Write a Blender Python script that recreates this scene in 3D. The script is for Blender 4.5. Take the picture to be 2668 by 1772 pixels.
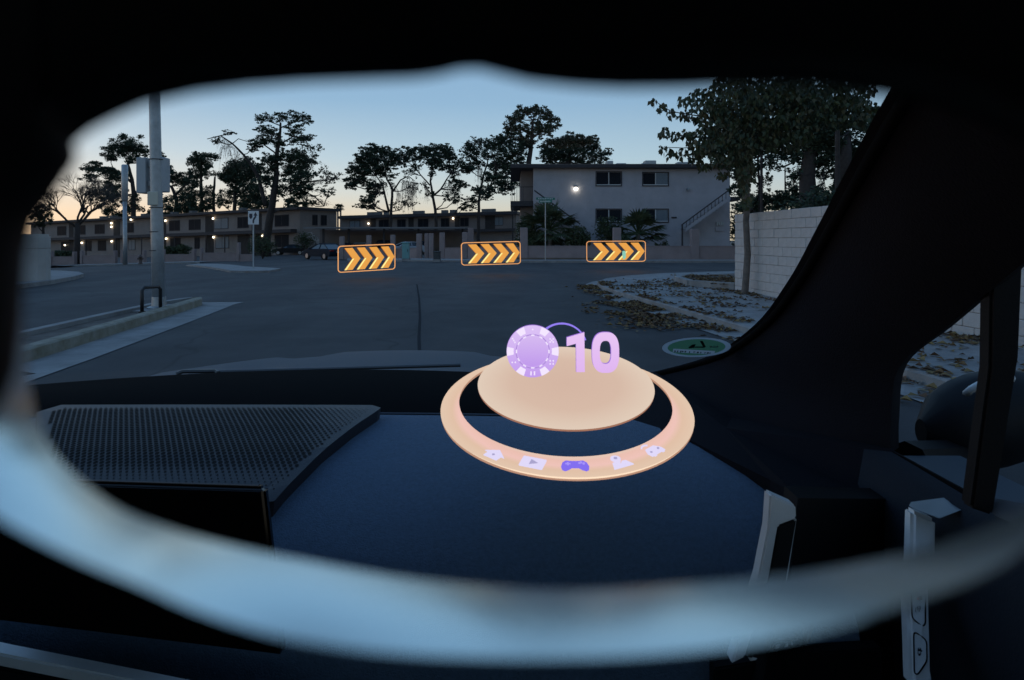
import bpy, bmesh, math, random
from mathutils import Vector, Matrix, noise
R = math.radians
rnd = random.Random(7)
sc = bpy.context.scene
for o in list(bpy.data.objects): bpy.data.objects.remove(o)

# ------------------------------------------------------------------ camera
F, CU, HV, EYE = 1738.0, 1334.0, 625.0, 1.40      # focal length in photo pixels, centre column, horizon row, eye height
cam = bpy.data.cameras.new('camera'); camo = bpy.data.objects.new('camera', cam); sc.collection.objects.link(camo)
camo.location = (0, 0, EYE); camo.rotation_euler = (R(90), 0, 0)
cam.sensor_width = 36; cam.lens = 36 * F / 2668; cam.shift_y = -(886 - HV) / 2668
cam.clip_start = 0.004; cam.clip_end = 3000
cam.dof.use_dof = True; cam.dof.focus_distance = 3.2; cam.dof.aperture_fstop = 22
sc.camera = camo
# ------------------------------------------------------------------ sky, sun, exposure
SUN_EL, SUN_ROT = R(0.6), R(-62)
w = bpy.data.worlds.new('World'); sc.world = w; w.use_nodes = True
nt = w.node_tree; NN = nt.nodes.new; LK = nt.links.new
sky = NN('ShaderNodeTexSky'); sky.sky_type = 'NISHITA'; sky.sun_disc = False
sky.sun_elevation = SUN_EL; sky.sun_rotation = SUN_ROT; sky.dust_density = 1.0; sky.ozone_density = 1.0
# after sunset most light has scattered several times, which the sky model leaves out: a smooth twilight glow, palest low down and dimmer away from the sunset
tcw = NN('ShaderNodeTexCoord'); spw = NN('ShaderNodeSeparateXYZ'); LK(tcw.outputs['Generated'], spw.inputs[0])
rp = NN('ShaderNodeValToRGB'); LK(spw.outputs[2], rp.inputs[0]); el = rp.color_ramp.elements
SKY = [(0.0, (.78, .66, .47)), (.035, (.80, .73, .58)), (.07, (.70, .77, .75)), (.12, (.53, .71, .82)), (.20, (.34, .55, .76)), (.40, (.20, .39, .65)), (1.0, (.11, .23, .48))]
el[0].position, el[0].color = SKY[0][0], (*SKY[0][1], 1); el[1].position, el[1].color = SKY[-1][0], (*SKY[-1][1], 1)
for p_, c_ in SKY[1:-1]: el.new(p_).color = (*c_, 1)
dt = NN('ShaderNodeVectorMath'); dt.operation = 'DOT_PRODUCT'; dt.inputs[1].default_value = (math.sin(SUN_ROT), math.cos(SUN_ROT), 0); LK(tcw.outputs['Generated'], dt.inputs[0])
mrw = NN('ShaderNodeMapRange'); mrw.interpolation_type = 'SMOOTHSTEP'; mrw.inputs[1].default_value = -1; mrw.inputs[2].default_value = .6; mrw.inputs[3].default_value = .58; mrw.inputs[4].default_value = 1.0; LK(dt.outputs['Value'], mrw.inputs[0])
tw_ = NN('ShaderNodeVectorMath'); tw_.operation = 'SCALE'; LK(rp.outputs[0], tw_.inputs[0]); LK(mrw.outputs[0], tw_.inputs['Scale'])
nk = NN('ShaderNodeVectorMath'); nk.operation = 'SCALE'; nk.inputs['Scale'].default_value = NISH = .10; LK(sky.outputs[0], nk.inputs[0])
tk = NN('ShaderNodeVectorMath'); tk.operation = 'SCALE'; tk.inputs['Scale'].default_value = TWI = 3.55; LK(tw_.outputs[0], tk.inputs[0])
rp2 = NN('ShaderNodeValToRGB'); LK(spw.outputs[2], rp2.inputs[0]); e2 = rp2.color_ramp.elements          # the afterglow hugging the horizon where the sun went down
e2[0].position, e2[0].color = 0, (.95, .40, .10, 1); e2[1].position, e2[1].color = .20, (0, 0, 0, 1); e2.new(.07).color = (.50, .24, .09, 1)
mrg = NN('ShaderNodeMapRange'); mrg.interpolation_type = 'SMOOTHSTEP'; mrg.inputs[1].default_value = .45; mrg.inputs[2].default_value = 1.05; mrg.inputs[3].default_value = 0; mrg.inputs[4].default_value = 2.2; LK(dt.outputs['Value'], mrg.inputs[0])
gk = NN('ShaderNodeVectorMath'); gk.operation = 'SCALE'; LK(rp2.outputs[0], gk.inputs[0]); LK(mrg.outputs[0], gk.inputs['Scale'])
ad0 = NN('ShaderNodeVectorMath'); ad0.operation = 'ADD'; LK(nk.outputs[0], ad0.inputs[0]); LK(gk.outputs[0], ad0.inputs[1])
ad_ = NN('ShaderNodeVectorMath'); ad_.operation = 'ADD'; LK(ad0.outputs[0], ad_.inputs[0]); LK(tk.outputs[0], ad_.inputs[1])
LK(ad_.outputs[0], nt.nodes['Background'].inputs[0])
nt.nodes['Background'].inputs[1].default_value = 0.10
sun = bpy.data.lights.new('sun', 'SUN'); sun.energy = 0.004; sun.angle = R(12); sun.color = (1, .8, .62)
suno = bpy.data.objects.new('sun', sun); sc.collection.objects.link(suno)
sd = Vector((math.sin(SUN_ROT) * math.cos(SUN_EL), math.cos(SUN_ROT) * math.cos(SUN_EL), math.sin(SUN_EL)))
suno.rotation_euler = sd.to_track_quat('Z', 'Y').to_euler()
EXPO = 1.30
vs = sc.view_settings; vs.view_transform = 'Standard'; vs.look = 'None'; vs.gamma = 1; vs.exposure = EXPO
sc.render.engine = 'CYCLES'
cy = sc.cycles
cy.use_denoising = True; cy.max_bounces = 8; cy.diffuse_bounces = 4; cy.glossy_bounces = 3; cy.transparent_max_bounces = 16
cy.sample_clamp_indirect = 4; cy.caustics_reflective = False; cy.caustics_refractive = False

# ------------------------------------------------------------------ helpers
def P(u, v, Y): return Vector(((u - CU) / F * Y, Y, EYE - (v - HV) / F * Y))
def sst(a, b, x):
    t = min(1, max(0, (x - a) / (b - a))); return t * t * (3 - 2 * t)
def g(x, y): return -0.022 * max(0.0, -x) * sst(25, 55, y)   # the land falls a little towards the far left
def G(u, v, h=0.0):
    lo, hi = 1.0, 400.0
    for _ in range(60):
        m = (lo + hi) / 2; p = P(u, v, m)
        if p.z > g(p.x, p.y) + h: lo = m
        else: hi = m
    return P(u, v, lo)
def lin(*c):
    f = lambda x: (x / 255 / 12.92) if x <= 10 else ((x / 255 + .055) / 1.055) ** 2.4
    return tuple(f(x) for x in c)
def grow(a, b, t): return a + (b - a) * t

class MB:
    def __init__(s): s.v = []; s.f = []; s.m = []; s.M = None
    def pt(s, p): p = Vector(p); return s.M @ p if s.M else p
    def add(s, vs, fs, mi=0):
        b = len(s.v); s.v += [s.pt(p) for p in vs]; s.f += [tuple(i + b for i in f) for f in fs]; s.m += [mi] * len(fs); return s
    def box(s, x0, x1, y0, y1, z0, z1, mi=0):
        return s.add([(x, y, z) for z in (z0, z1) for y in (y0, y1) for x in (x0, x1)],
                     [(0, 2, 3, 1), (4, 5, 7, 6), (0, 1, 5, 4), (2, 6, 7, 3), (0, 4, 6, 2), (1, 3, 7, 5)], mi)
    def bbox(s, x0, x1, y0, y1, z0, z1, b=.01, mi=0):      # box with chamfered edges
        vs = []; 
        for (za, i) in ((z0, b), (z0 + b, 0), (z1 - b, 0), (z1, b)):
            xa, xb, ya, yb = x0 + i, x1 - i, y0 + i, y1 - i
            vs += [(xa + b, ya, za), (xb - b, ya, za), (xb, ya + b, za), (xb, yb - b, za), (xb - b, yb, za), (xa + b, yb, za), (xa, yb - b, za), (xa, ya + b, za)]
        fs = [tuple(range(7, -1, -1)), tuple(range(24, 32))]
        for k in range(3):
            for i in range(8): fs.append((k * 8 + i, k * 8 + (i + 1) % 8, k * 8 + 8 + (i + 1) % 8, k * 8 + 8 + i))
        return s.add(vs, fs, mi)
    def prism(s, poly, off, mi=0, mside=None, caps=True):     # polygon of 3-D points pushed along the vector off
        n = len(poly); off = Vector(off); a = [Vector(p) for p in poly]
        if caps: s.add(a + [p + off for p in a], [tuple(range(n)), tuple(range(2 * n - 1, n - 1, -1))], mi)
        s.add(a + [p + off for p in a], [(i, i + n, (i + 1) % n + n, (i + 1) % n) for i in range(n)], mi if mside is None else mside)
        return s
    def tube(s, path, rad, n=8, mi=0, cap=True, closed=False, sq=1.0):
        path = [Vector(p) for p in path]; m = len(path)
        if not hasattr(rad, '__len__'): rad = [rad] * m
        vs = []; up = Vector((0.13, 0.27, 1)).normalized()
        for i, p in enumerate(path):
            if closed: d = path[(i + 1) % m] - path[i - 1]
            else: d = path[min(i + 1, m - 1)] - path[max(i - 1, 0)]
            d.normalize(); a = d.cross(up)
            if a.length < .05: a = d.cross(Vector((1, 0, 0)))
            a.normalize(); b = a.cross(d); up = b
            vs += [p + (a * math.cos(t) + b * sq * math.sin(t)) * rad[i] for t in [2 * math.pi * k / n for k in range(n)]]
        fs = []
        for i in range(m if closed else m - 1):
            j = (i + 1) % m
            fs += [(i * n + k, i * n + (k + 1) % n, j * n + (k + 1) % n, j * n + k) for k in range(n)]
        if cap and not closed: fs += [tuple(range(n - 1, -1, -1)), tuple(range((m - 1) * n, m * n))]
        return s.add(vs, fs, mi)
    def grid(s, rows, mi=0):
        n = len(rows[0]); return s.add([p for r in rows for p in r], [(i * n + j, i * n + j + 1, (i + 1) * n + j + 1, (i + 1) * n + j) for i in range(len(rows) - 1) for j in range(n - 1)], mi)
    def ball(s, c, r, mi=0, nu=12, nv=8):
        c = Vector(c); r = Vector(r) if hasattr(r, '__len__') else Vector((r, r, r))
        rows = [[c + Vector((r.x * math.sin(math.pi * j / nv) * math.cos(2 * math.pi * i / nu), r.y * math.sin(math.pi * j / nv) * math.sin(2 * math.pi * i / nu), r.z * math.cos(math.pi * j / nv))) for i in range(nu + 1)] for j in range(nv + 1)]
        return s.grid(rows, mi)
    def lathe(s, prof, c, n=20, mi=0):
        c = Vector(c); return s.grid([[c + Vector((r * math.cos(2 * math.pi * i / n), r * math.sin(2 * math.pi * i / n), z)) for i in range(n + 1)] for r, z in prof], mi)
    def build(s, name, mats, parent=None, smooth=False):
        mats = mats if isinstance(mats, (list, tuple)) else [mats]
        org = Vector((0, 0, 0)); q = parent
        while q: org += q.location; q = q.parent
        me = bpy.data.meshes.new(name); me.from_pydata([tuple(p - org) for p in s.v], [], s.f)
        for m in mats: me.materials.append(m)
        me.polygons.foreach_set('material_index', s.m)
        if smooth: me.polygons.foreach_set('use_smooth', [True] * len(s.f))
        me.update()
        o = bpy.data.objects.new(name, me); sc.collection.objects.link(o)
        if parent: o.parent = parent
        return o

def clean(o, weld=1e-5, bev=0, seg=2, auto=None):
    bm = bmesh.new(); bm.from_mesh(o.data)
    bmesh.ops.remove_doubles(bm, verts=bm.verts, dist=weld)
    bmesh.ops.recalc_face_normals(bm, faces=bm.faces)
    if bev:
        es = [e for e in bm.edges if len(e.link_faces) == 2 and e.calc_face_angle(0) > R(25)]
        bmesh.ops.bevel(bm, geom=es, offset=bev, segments=seg, affect='EDGES', clamp_overlap=True)
    if auto is not None:
        for f in bm.faces: f.smooth = True
        for e in bm.edges:
            if len(e.link_faces) == 2 and e.calc_face_angle(0) > R(auto): e.smooth = False
    bm.to_mesh(o.data); bm.free(); return o
def tag(o, label=None, cat=None, group=None, kind=None):
    if label: o['label'] = label
    if cat: o['category'] = cat
    if group: o['group'] = group
    if kind: o['kind'] = kind
    return o
def thing(name, label, cat, loc=(0, 0, 0), group=None):
    o = bpy.data.objects.new(name, None); sc.collection.objects.link(o); o.location = loc; o.empty_display_size = .2
    return tag(o, label, cat, group)
def copy_tree(o, parent=None):
    c = o.copy(); sc.collection.objects.link(c); c.parent = parent
    for ch in list(o.children): copy_tree(ch, c)
    return c

# ------------------------------------------------------------------ materials
MATS = {}
def mat(name, col, rough=.7, metal=0.0, var=.0, scale=4.0, bump=0.0, bscale=None, col2=None, spec=.5, coat=0, detail=6, obj=True):
    if name in MATS: return MATS[name]
    m = bpy.data.materials.new(name); m.use_nodes = True; n = m.node_tree; b = n.nodes['Principled BSDF']
    b.inputs['Base Color'].default_value = (*col, 1); b.inputs['Roughness'].default_value = rough; b.inputs['Metallic'].default_value = metal
    b.inputs['Specular IOR Level'].default_value = spec
    if coat: b.inputs['Coat Weight'].default_value = coat; b.inputs['Coat Roughness'].default_value = .08
    if var or bump:
        tc = n.nodes.new('ShaderNodeTexCoord')
        if var:
            t = n.nodes.new('ShaderNodeTexNoise'); t.inputs['Scale'].default_value = scale; t.inputs['Detail'].default_value = detail; t.inputs['Roughness'].default_value = .65
            n.links.new(tc.outputs['Object'], t.inputs['Vector'])
            r = n.nodes.new('ShaderNodeValToRGB'); r.color_ramp.elements[0].position = .3; r.color_ramp.elements[1].position = .7
            c2 = col2 or tuple(min(1, c * (1 + var)) for c in col)
            r.color_ramp.elements[0].color = (*[c * (1 - var) for c in col], 1); r.color_ramp.elements[1].color = (*c2, 1)
            n.links.new(t.outputs['Fac'], r.inputs['Fac']); n.links.new(r.outputs['Color'], b.inputs['Base Color'])
        if bump:
            t2 = n.nodes.new('ShaderNodeTexNoise'); t2.inputs['Scale'].default_value = bscale or scale * 8; t2.inputs['Detail'].default_value = 4
            n.links.new(tc.outputs['Object'], t2.inputs['Vector'])
            bp = n.nodes.new('ShaderNodeBump'); bp.inputs['Strength'].default_value = bump; bp.inputs['Distance'].default_value = .02
            n.links.new(t2.outputs['Fac'], bp.inputs['Height']); n.links.new(bp.outputs['Normal'], b.inputs['Normal'])
    MATS[name] = m; return m
def emis(name, srgb, k=1.0, grad=None):
    """a light-giving surface whose picture colour is srgb; grad=(axis, lo, hi, srgb2) runs to a second colour along an object axis"""
    if name in MATS: return MATS[name]
    m = bpy.data.materials.new(name); m.use_nodes = True; n = m.node_tree; n.nodes.remove(n.nodes['Principled BSDF'])
    e = n.nodes.new('ShaderNodeEmission'); e.inputs['Strength'].default_value = k / 2 ** EXPO; e.inputs['Color'].default_value = (*lin(*srgb), 1)
    if grad:
        ax, lo, hi, c2 = grad
        tc = n.nodes.new('ShaderNodeTexCoord'); sp = n.nodes.new('ShaderNodeSeparateXYZ'); mr = n.nodes.new('ShaderNodeMapRange')
        n.links.new(tc.outputs['Object'], sp.inputs[0]); n.links.new(sp.outputs[ax], mr.inputs['Value'])
        mr.inputs['From Min'].default_value = lo; mr.inputs['From Max'].default_value = hi
        r = n.nodes.new('ShaderNodeValToRGB'); r.color_ramp.elements[0].color = (*lin(*srgb), 1); r.color_ramp.elements[1].color = (*lin(*c2), 1)
        n.links.new(mr.outputs[0], r.inputs['Fac']); n.links.new(r.outputs['Color'], e.inputs['Color'])
    n.links.new(e.outputs[0], n.nodes['Material Output'].inputs['Surface']); MATS[name] = m; return m
def glass(name, tint=(1, 1, 1), refl=1.0, rough=.02):
    if name in MATS: return MATS[name]
    m = bpy.data.materials.new(name); m.use_nodes = True; n = m.node_tree; n.nodes.remove(n.nodes['Principled BSDF'])
    t = n.nodes.new('ShaderNodeBsdfTransparent'); t.inputs[0].default_value = (*tint, 1)
    gl = n.nodes.new('ShaderNodeBsdfGlossy'); gl.inputs['Roughness'].default_value = rough
    fr = n.nodes.new('ShaderNodeFresnel'); fr.inputs['IOR'].default_value = 1.35
    mu = n.nodes.new('ShaderNodeMath'); mu.operation = 'MULTIPLY'; mu.inputs[1].default_value = refl
    n.links.new(fr.outputs[0], mu.inputs[0]); mx = n.nodes.new('ShaderNodeMixShader')
    n.links.new(mu.outputs[0], mx.inputs[0]); n.links.new(t.outputs[0], mx.inputs[1]); n.links.new(gl.outputs[0], mx.inputs[2])
    n.links.new(mx.outputs[0], n.nodes['Material Output'].inputs['Surface']); MATS[name] = m; return m

def lucent(m):
    n = m.node_tree; b = n.nodes['Principled BSDF']; tr = n.nodes.new('ShaderNodeBsdfTranslucent'); tr.inputs[0].default_value = b.inputs['Base Color'].default_value; mx = n.nodes.new('ShaderNodeMixShader'); mx.inputs[0].default_value = .6
    n.links.new(b.outputs[0], mx.inputs[1]); n.links.new(tr.outputs[0], mx.inputs[2]); n.links.new(mx.outputs[0], n.nodes['Material Output'].inputs[0]); return m
def asphalt():
    m = mat('asphalt', (.055, .055, .058), .8, var=.3, scale=.9, bump=.25, bscale=60, col2=(.072, .072, .075))
    n = m.node_tree; b = n.nodes['Principled BSDF']
    base = b.inputs['Base Color'].links[0].from_socket
    tc = n.nodes.new('ShaderNodeTexCoord'); mp = n.nodes.new('ShaderNodeMapping'); mp.inputs['Scale'].default_value = (.5, .12, 1); mp.inputs['Rotation'].default_value = (0, 0, R(9))
    nz = n.nodes.new('ShaderNodeTexNoise'); nz.inputs['Scale'].default_value = 1.2; nz.inputs['Detail'].default_value = 5
    n.links.new(tc.outputs['Object'], mp.inputs[0]); n.links.new(mp.outputs[0], nz.inputs['Vector'])
    r1 = n.nodes.new('ShaderNodeValToRGB'); r1.color_ramp.elements[0].position = .35; r1.color_ramp.elements[0].color = (.60, .61, .64, 1); r1.color_ramp.elements[1].position = .7; r1.color_ramp.elements[1].color = (1.28, 1.25, 1.2, 1)
    n.links.new(nz.outputs['Fac'], r1.inputs[0])
    # cracks: edges of large warped cells
    nw = n.nodes.new('ShaderNodeTexNoise'); nw.inputs['Scale'].default_value = .6; n.links.new(tc.outputs['Object'], nw.inputs['Vector'])
    ad = n.nodes.new('ShaderNodeVectorMath'); ad.operation = 'MULTIPLY_ADD'; ad.inputs[1].default_value = (2.5, 2.5, 0)
    n.links.new(nw.outputs['Color'], ad.inputs[0]); n.links.new(tc.outputs['Object'], ad.inputs[2])
    vo = n.nodes.new('ShaderNodeTexVoronoi'); vo.feature = 'DISTANCE_TO_EDGE'; vo.inputs['Scale'].default_value = .22; n.links.new(ad.outputs[0], vo.inputs['Vector'])
    r2 = n.nodes.new('ShaderNodeValToRGB'); r2.color_ramp.elements[0].position = .0; r2.color_ramp.elements[0].color = (.55, .55, .55, 1); r2.color_ramp.elements[1].position = .008; r2.color_ramp.elements[1].color = (1, 1, 1, 1)
    n.links.new(vo.outputs['Distance'], r2.inputs[0])
    x1 = n.nodes.new('ShaderNodeMix'); x1.data_type = 'RGBA'; x1.blend_type = 'MULTIPLY'; x1.inputs[0].default_value = 1
    n.links.new(base, x1.inputs[6]); n.links.new(r1.outputs[0], x1.inputs[7])
    x2 = n.nodes.new('ShaderNodeMix'); x2.data_type = 'RGBA'; x2.blend_type = 'MULTIPLY'; x2.inputs[0].default_value = 1
    n.links.new(x1.outputs[2], x2.inputs[6]); n.links.new(r2.outputs[0], x2.inputs[7]); n.links.new(x2.outputs[2], b.inputs['Base Color'])
    return m
ASPH = asphalt()
DIRT = mat('dirt', (.16, .125, .10), .95, var=.35, scale=1.5, bump=.4)
CONC = mat('concrete', (.30, .29, .28), .85, var=.25, scale=2.2, bump=.2, bscale=40)
KERBY = mat('worn_yellow_paint', (.30, .26, .17), .8, var=.3, scale=5, bump=.2, col2=(.36, .34, .28))
BLOCK = mat('block', (.60, .56, .53), .9, var=.10, scale=3, bump=.35, bscale=45)
MORTAR = mat('mortar', (.36, .33, .31), .95, var=.2, scale=9)
STUC = mat('stucco_mauve', (.45, .43, .46), .9, var=.10, scale=1.2, bump=.3, bscale=30)
STUCL = mat('stucco_tan', (.28, .235, .215), .9, var=.12, scale=.8, bump=.3, bscale=25)
STUCD = mat('stucco_brown', (.24, .20, .185), .9, var=.12, scale=.8, bump=.2, bscale=25)
FENW = mat('fence_stucco', (.34, .265, .255), .9, var=.12, scale=1.3, bump=.3, bscale=30)
DTRIM = mat('dark_trim', (.045, .04, .045), .7, var=.2, scale=6)
ROOF = mat('roof_gravel', (.14, .12, .11), .95, var=.3, scale=3)
DARKIN = mat('dark_doorway', (.035, .03, .03), .8, var=.3, scale=2)
PANE = mat('window_pane', (.018, .021, .028), .5, spec=.05)
PANEB = mat('window_blind', (.17, .20, .23), .5, var=.12, scale=8)
WFRAME = mat('window_frame', (.55, .55, .55), .5)
LAMP = emis('lit_lamp', (255, 246, 225), 14)
LAMPS = emis('lit_lamp_small', (255, 236, 200), 7)
GALV = mat('galvanised_steel', (.42, .45, .47), .45, .55, var=.15, scale=9, bump=.1)
BARK = mat('bark', (.05, .04, .036), .95, var=.35, scale=6, bump=.6, bscale=14)
BARKP = mat('bark_pale', (.17, .14, .12), .95, var=.35, scale=7, bump=.5, bscale=16)
PINE = [mat('pine_needles_%d' % i, c, .8, var=.3, scale=.7) for i, c in enumerate([(.035, .06, .035), (.05, .075, .04), (.028, .05, .033)])]
LEAF = [mat('leaf_%d' % i, c, .6, var=.3, scale=5) for i, c in enumerate([(.05, .06, .018), (.07, .06, .02), (.035, .05, .018)])]
WISP = mat('dry_twigs', (.10, .08, .065), .9)
SHRUB = [mat('shrub_%d' % i, c, .75, var=.3, scale=3) for i, c in enumerate([(.045, .07, .03), (.065, .085, .04)])]
LITTER = [mat('dry_leaf_%d' % i, c, .85, var=.3, scale=20) for i, c in enumerate([(.20, .115, .05), (.14, .075, .04), (.27, .18, .07), (.10, .065, .04)])]
TEAL = mat('teal_cabinet', (.18, .40, .40), .5, var=.06, scale=3)
BLACKP = mat('black_paint', (.02, .02, .022), .5)
SIGNW = mat('sign_white', (.75, .77, .78), .4)
SIGNK = mat('sign_black', (.02, .025, .05), .4)
SIGNG = mat('sign_green', (.02, .22, .17), .4)

# ------------------------------------------------------------------ ground and road
def axis(lo, hi, near, step, far):
    out = []; x = 0.0
    while x < hi: out.append(x); x += step if x < near else far
    out.append(hi); x = -step
    while x > lo: out.insert(0, x); x -= step if x > -near else far
    out.insert(0, lo); return out
xs = axis(-900, 900, 120, 6, 60); ys = axis(-200, 1200, 140, 5, 60)
mb = MB(); mb.grid([[(x, y, g(x, y) - .012) for x in xs] for y in ys]); tag(mb.build('ground', DIRT, smooth=True), kind='structure')
xs = axis(-100, 60, 120, 4, 60); ys = axis(-30, 100, 140, 3, 60)
mb = MB(); mb.grid([[(x, y, g(x, y) + .01) for x in xs] for y in ys]); tag(mb.build('road', ASPH, smooth=True), kind='structure')
def slab(name, pts, h, m, kind='structure', skirt=.3, cell=None):
    """raised flat piece over the land: outline pts (x, y); top at land + h, sides going down"""
    bm = bmesh.new()
    vs = [bm.verts.new((x, y, 0)) for x, y in pts]; f = bm.faces.new(vs)
    if f.normal.z < 0: f.normal_flip()
    bmesh.ops.triangulate(bm, faces=[f])
    if cell: bmesh.ops.subdivide_edges(bm, edges=[e for e in bm.edges if e.calc_length() > cell], cuts=3, use_grid_fill=True); bmesh.ops.triangulate(bm, faces=bm.faces)
    for v in bm.verts: v.co.z = g(v.co.x, v.co.y) + h
    r = bmesh.ops.extrude_edge_only(bm, edges=[e for e in bm.edges if e.is_boundary])
    for v in r['geom']:
        if isinstance(v, bmesh.types.BMVert): v.co.z -= skirt
    bmesh.ops.recalc_face_normals(bm, faces=bm.faces)
    me = bpy.data.meshes.new(name); bm.to_mesh(me); bm.free(); me.materials.append(m)
    o = bpy.data.objects.new(name, me); sc.collection.objects.link(o); return tag(o, kind=kind)
def strip(name, left, right, h, m, kind='structure', n=1):
    mb = MB(); mb.grid([[(grow(a[0], b[0], t), grow(a[1], b[1], t), g(grow(a[0], b[0], t), grow(a[1], b[1], t)) + h) for t in (0, 1)] for a, b in zip(left, right)])
    return tag(mb.build(name, m), kind=kind)
def offset(pl, d):
    out = []
    for i, p in enumerate(pl):
        a = Vector(pl[max(i - 1, 0)]); b = Vector(pl[min(i + 1, len(pl) - 1)]); t = (b - a).normalized(); out.append((p[0] - t.y * d, p[1] + t.x * d))
    return out
# right-hand pavement with its rounded corner, kerb and gutter
kerb = [(4.3, -12), (4.1, 2), (3.9, 6.3), (3.45, 9.4), (2.95, 13.5), (2.6, 16.5), (2.45, 18.4), (2.55, 20), (3.05, 21.8), (4.0, 23.5), (5.6, 25.2), (8, 26.6), (12, 27.8), (30, 30.5)]
KH = .14
inner = [(5.72, 17.0), (6.35, -12)]
slab('pavement', offset(kerb, -.16) + [(30, 27.2), (10, 24.6), (7.2, 23.2), (5.9, 21.4), (5.72, 19.4)] + inner, KH - .003, CONC)
mb = MB(); o2 = offset(kerb, -.16)
for i in range(len(kerb) - 1):
    a, b, c, d = kerb[i], kerb[i + 1], o2[i + 1], o2[i]
    mb.add([(a[0], a[1], 0), (b[0], b[1], 0), (b[0], b[1], KH - .02), (a[0], a[1], KH - .02)], [(0, 1, 2, 3)])
    e, f = offset(kerb, -.02)[i], offset(kerb, -.02)[i + 1]
    mb.add([(a[0], a[1], KH - .02), (b[0], b[1], KH - .02), (f[0], f[1], KH), (e[0], e[1], KH)], [(0, 1, 2, 3)])
    mb.add([(e[0], e[1], KH), (f[0], f[1], KH), (c[0], c[1], KH), (d[0], d[1], KH)], [(0, 1, 2, 3)])
tag(mb.build('kerb', CONC), kind='structure')
strip('gutter', kerb, offset(kerb, .45), .022, CONC)
# far pavement along the cross street, in front of the stucco fence
far = [(0.3, 40.6), (6, 40.4), (14, 40.6), (40, 41.5)]
slab('pavement', far + [(40, 43.5), (.3, 42.6)], .14, CONC)
farl = [G(60, 700), G(150, 697), G(250, 694.5), G(350, 691.5), G(440, 689), G(520, 687)]
fl = [(p.x, p.y) for p in farl]
mb = MB(); f2 = []
for i in range(len(fl) - 1):
    for k in range(6): f2.append((grow(fl[i][0], fl[i + 1][0], k / 6), grow(fl[i][1], fl[i + 1][1], k / 6)))
f2.append(fl[-1])
mb.grid([[(x, y, g(x, y) - .1), (x, y, g(x, y) + .15)] + [(x - .1 * k, y + .9 * k, g(x - .1 * k, y + .9 * k) + .15) for k in (1, 2, 3)] for x, y in f2]); tag(mb.build('pavement', CONC), kind='structure')
slab('pavement', [(G(905, 681).x, G(905, 681).y), (-6.4, 46.5), (0.3, 40.6), (.3, 43), (-6, 50), (G(905, 676).x, G(905, 676).y)], .12, CONC)
yard = slab('yard', [(.3, 42.65), (40, 43.6), (40, 70), (0.5, 70)], .25, DIRT)
# keep-right island in the cross street
isl = [G(u, v) for u, v in [(484, 694), (520, 690), (575, 691.5), (640, 699), (733, 705), (700, 711), (640, 712), (600, 711), (560, 703)]]
slab('island', [(p.x, p.y) for p in isl], .10, CONC, cell=3)
# median with the light pole
mr = [(-4.1, -9.0), (-4.95, 3.2), (-5.20, 5.4), (-5.50, 7.7), (-6.02, 11.0), (-6.42, 13.4), (-6.55, 14.1), (-6.72, 14.45)]
ml = [(-5.1, -9.0), (-6.0, 3.2), (-6.25, 5.4), (-6.65, 8.8), (-6.95, 11.6), (-7.08, 13.2), (-7.02, 14.1), (-6.86, 14.45)]
def kerbrun(name, pl, wdt, h, m):
    mb = MB(); q = offset(pl, wdt); e = offset(pl, wdt * .15)
    for i in range(len(pl) - 1):
        a, b, c, d, e0, e1 = pl[i], pl[i + 1], q[i + 1], q[i], e[i], e[i + 1]
        mb.add([(a[0], a[1], 0), (b[0], b[1], 0), (b[0], b[1], h - .02), (a[0], a[1], h - .02), (e0[0], e0[1], h), (e1[0], e1[1], h), (d[0], d[1], h), (c[0], c[1], h), (d[0], d[1], 0), (c[0], c[1], 0)],
               [(0, 1, 2, 3), (3, 2, 5, 4), (4, 5, 7, 6), (6, 7, 9, 8)])
    return tag(mb.build(name, m), kind='structure')
kerbrun('median_kerb', mr, .19, .17, KERBY)
kerbrun('median_kerb', list(reversed(ml)), .17, .17, CONC)
slab('median', [(p[0] - .15, p[1]) for p in mr[:6]] + [(p[0] + .14, p[1]) for p in reversed(ml[:6])], .105, mat('median_fill', (.15, .12, .10), .95, var=.4, scale=2.5, bump=.4))
mg = offset(mr, -.62); mg[-1] = (-6.05, 14.75)
strip('gutter', mr, mg, .018, CONC)
slab('gutter_nose', [(-6.72, 14.45), (-6.62, 14.1), mg[-3], mg[-2], (-5.95, 14.8), (-6.9, 14.75)], .02, CONC, skirt=.03)
slab('median_pad', [(-6.95, 11.9), (-6.28, 11.9), (-6.5, 13.25), (-6.95, 13.25)], .125, CONC)
# far-left corner: rounded pale wall on its own pavement
lp = [G(u, v) for u, v in [(-150, 775), (60, 752), (140, 741), (195, 730), (218, 723), (205, 717), (160, 714), (60, 712), (-150, 715)]]
slab('pavement', [(p.x, p.y) for p in lp], .14, CONC)
# tar seam on the road
s0 = [G(u, v) for u, v in [(1086, 742), (1092, 780), (1094, 830), (1091, 880), (1093, 935)]]
strip('road_seam', [(p.x - .02, p.y) for p in s0], [(p.x + .025, p.y) for p in s0], .014, mat("tar", (.042, .042, .046), .95, spec=.05))

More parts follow.
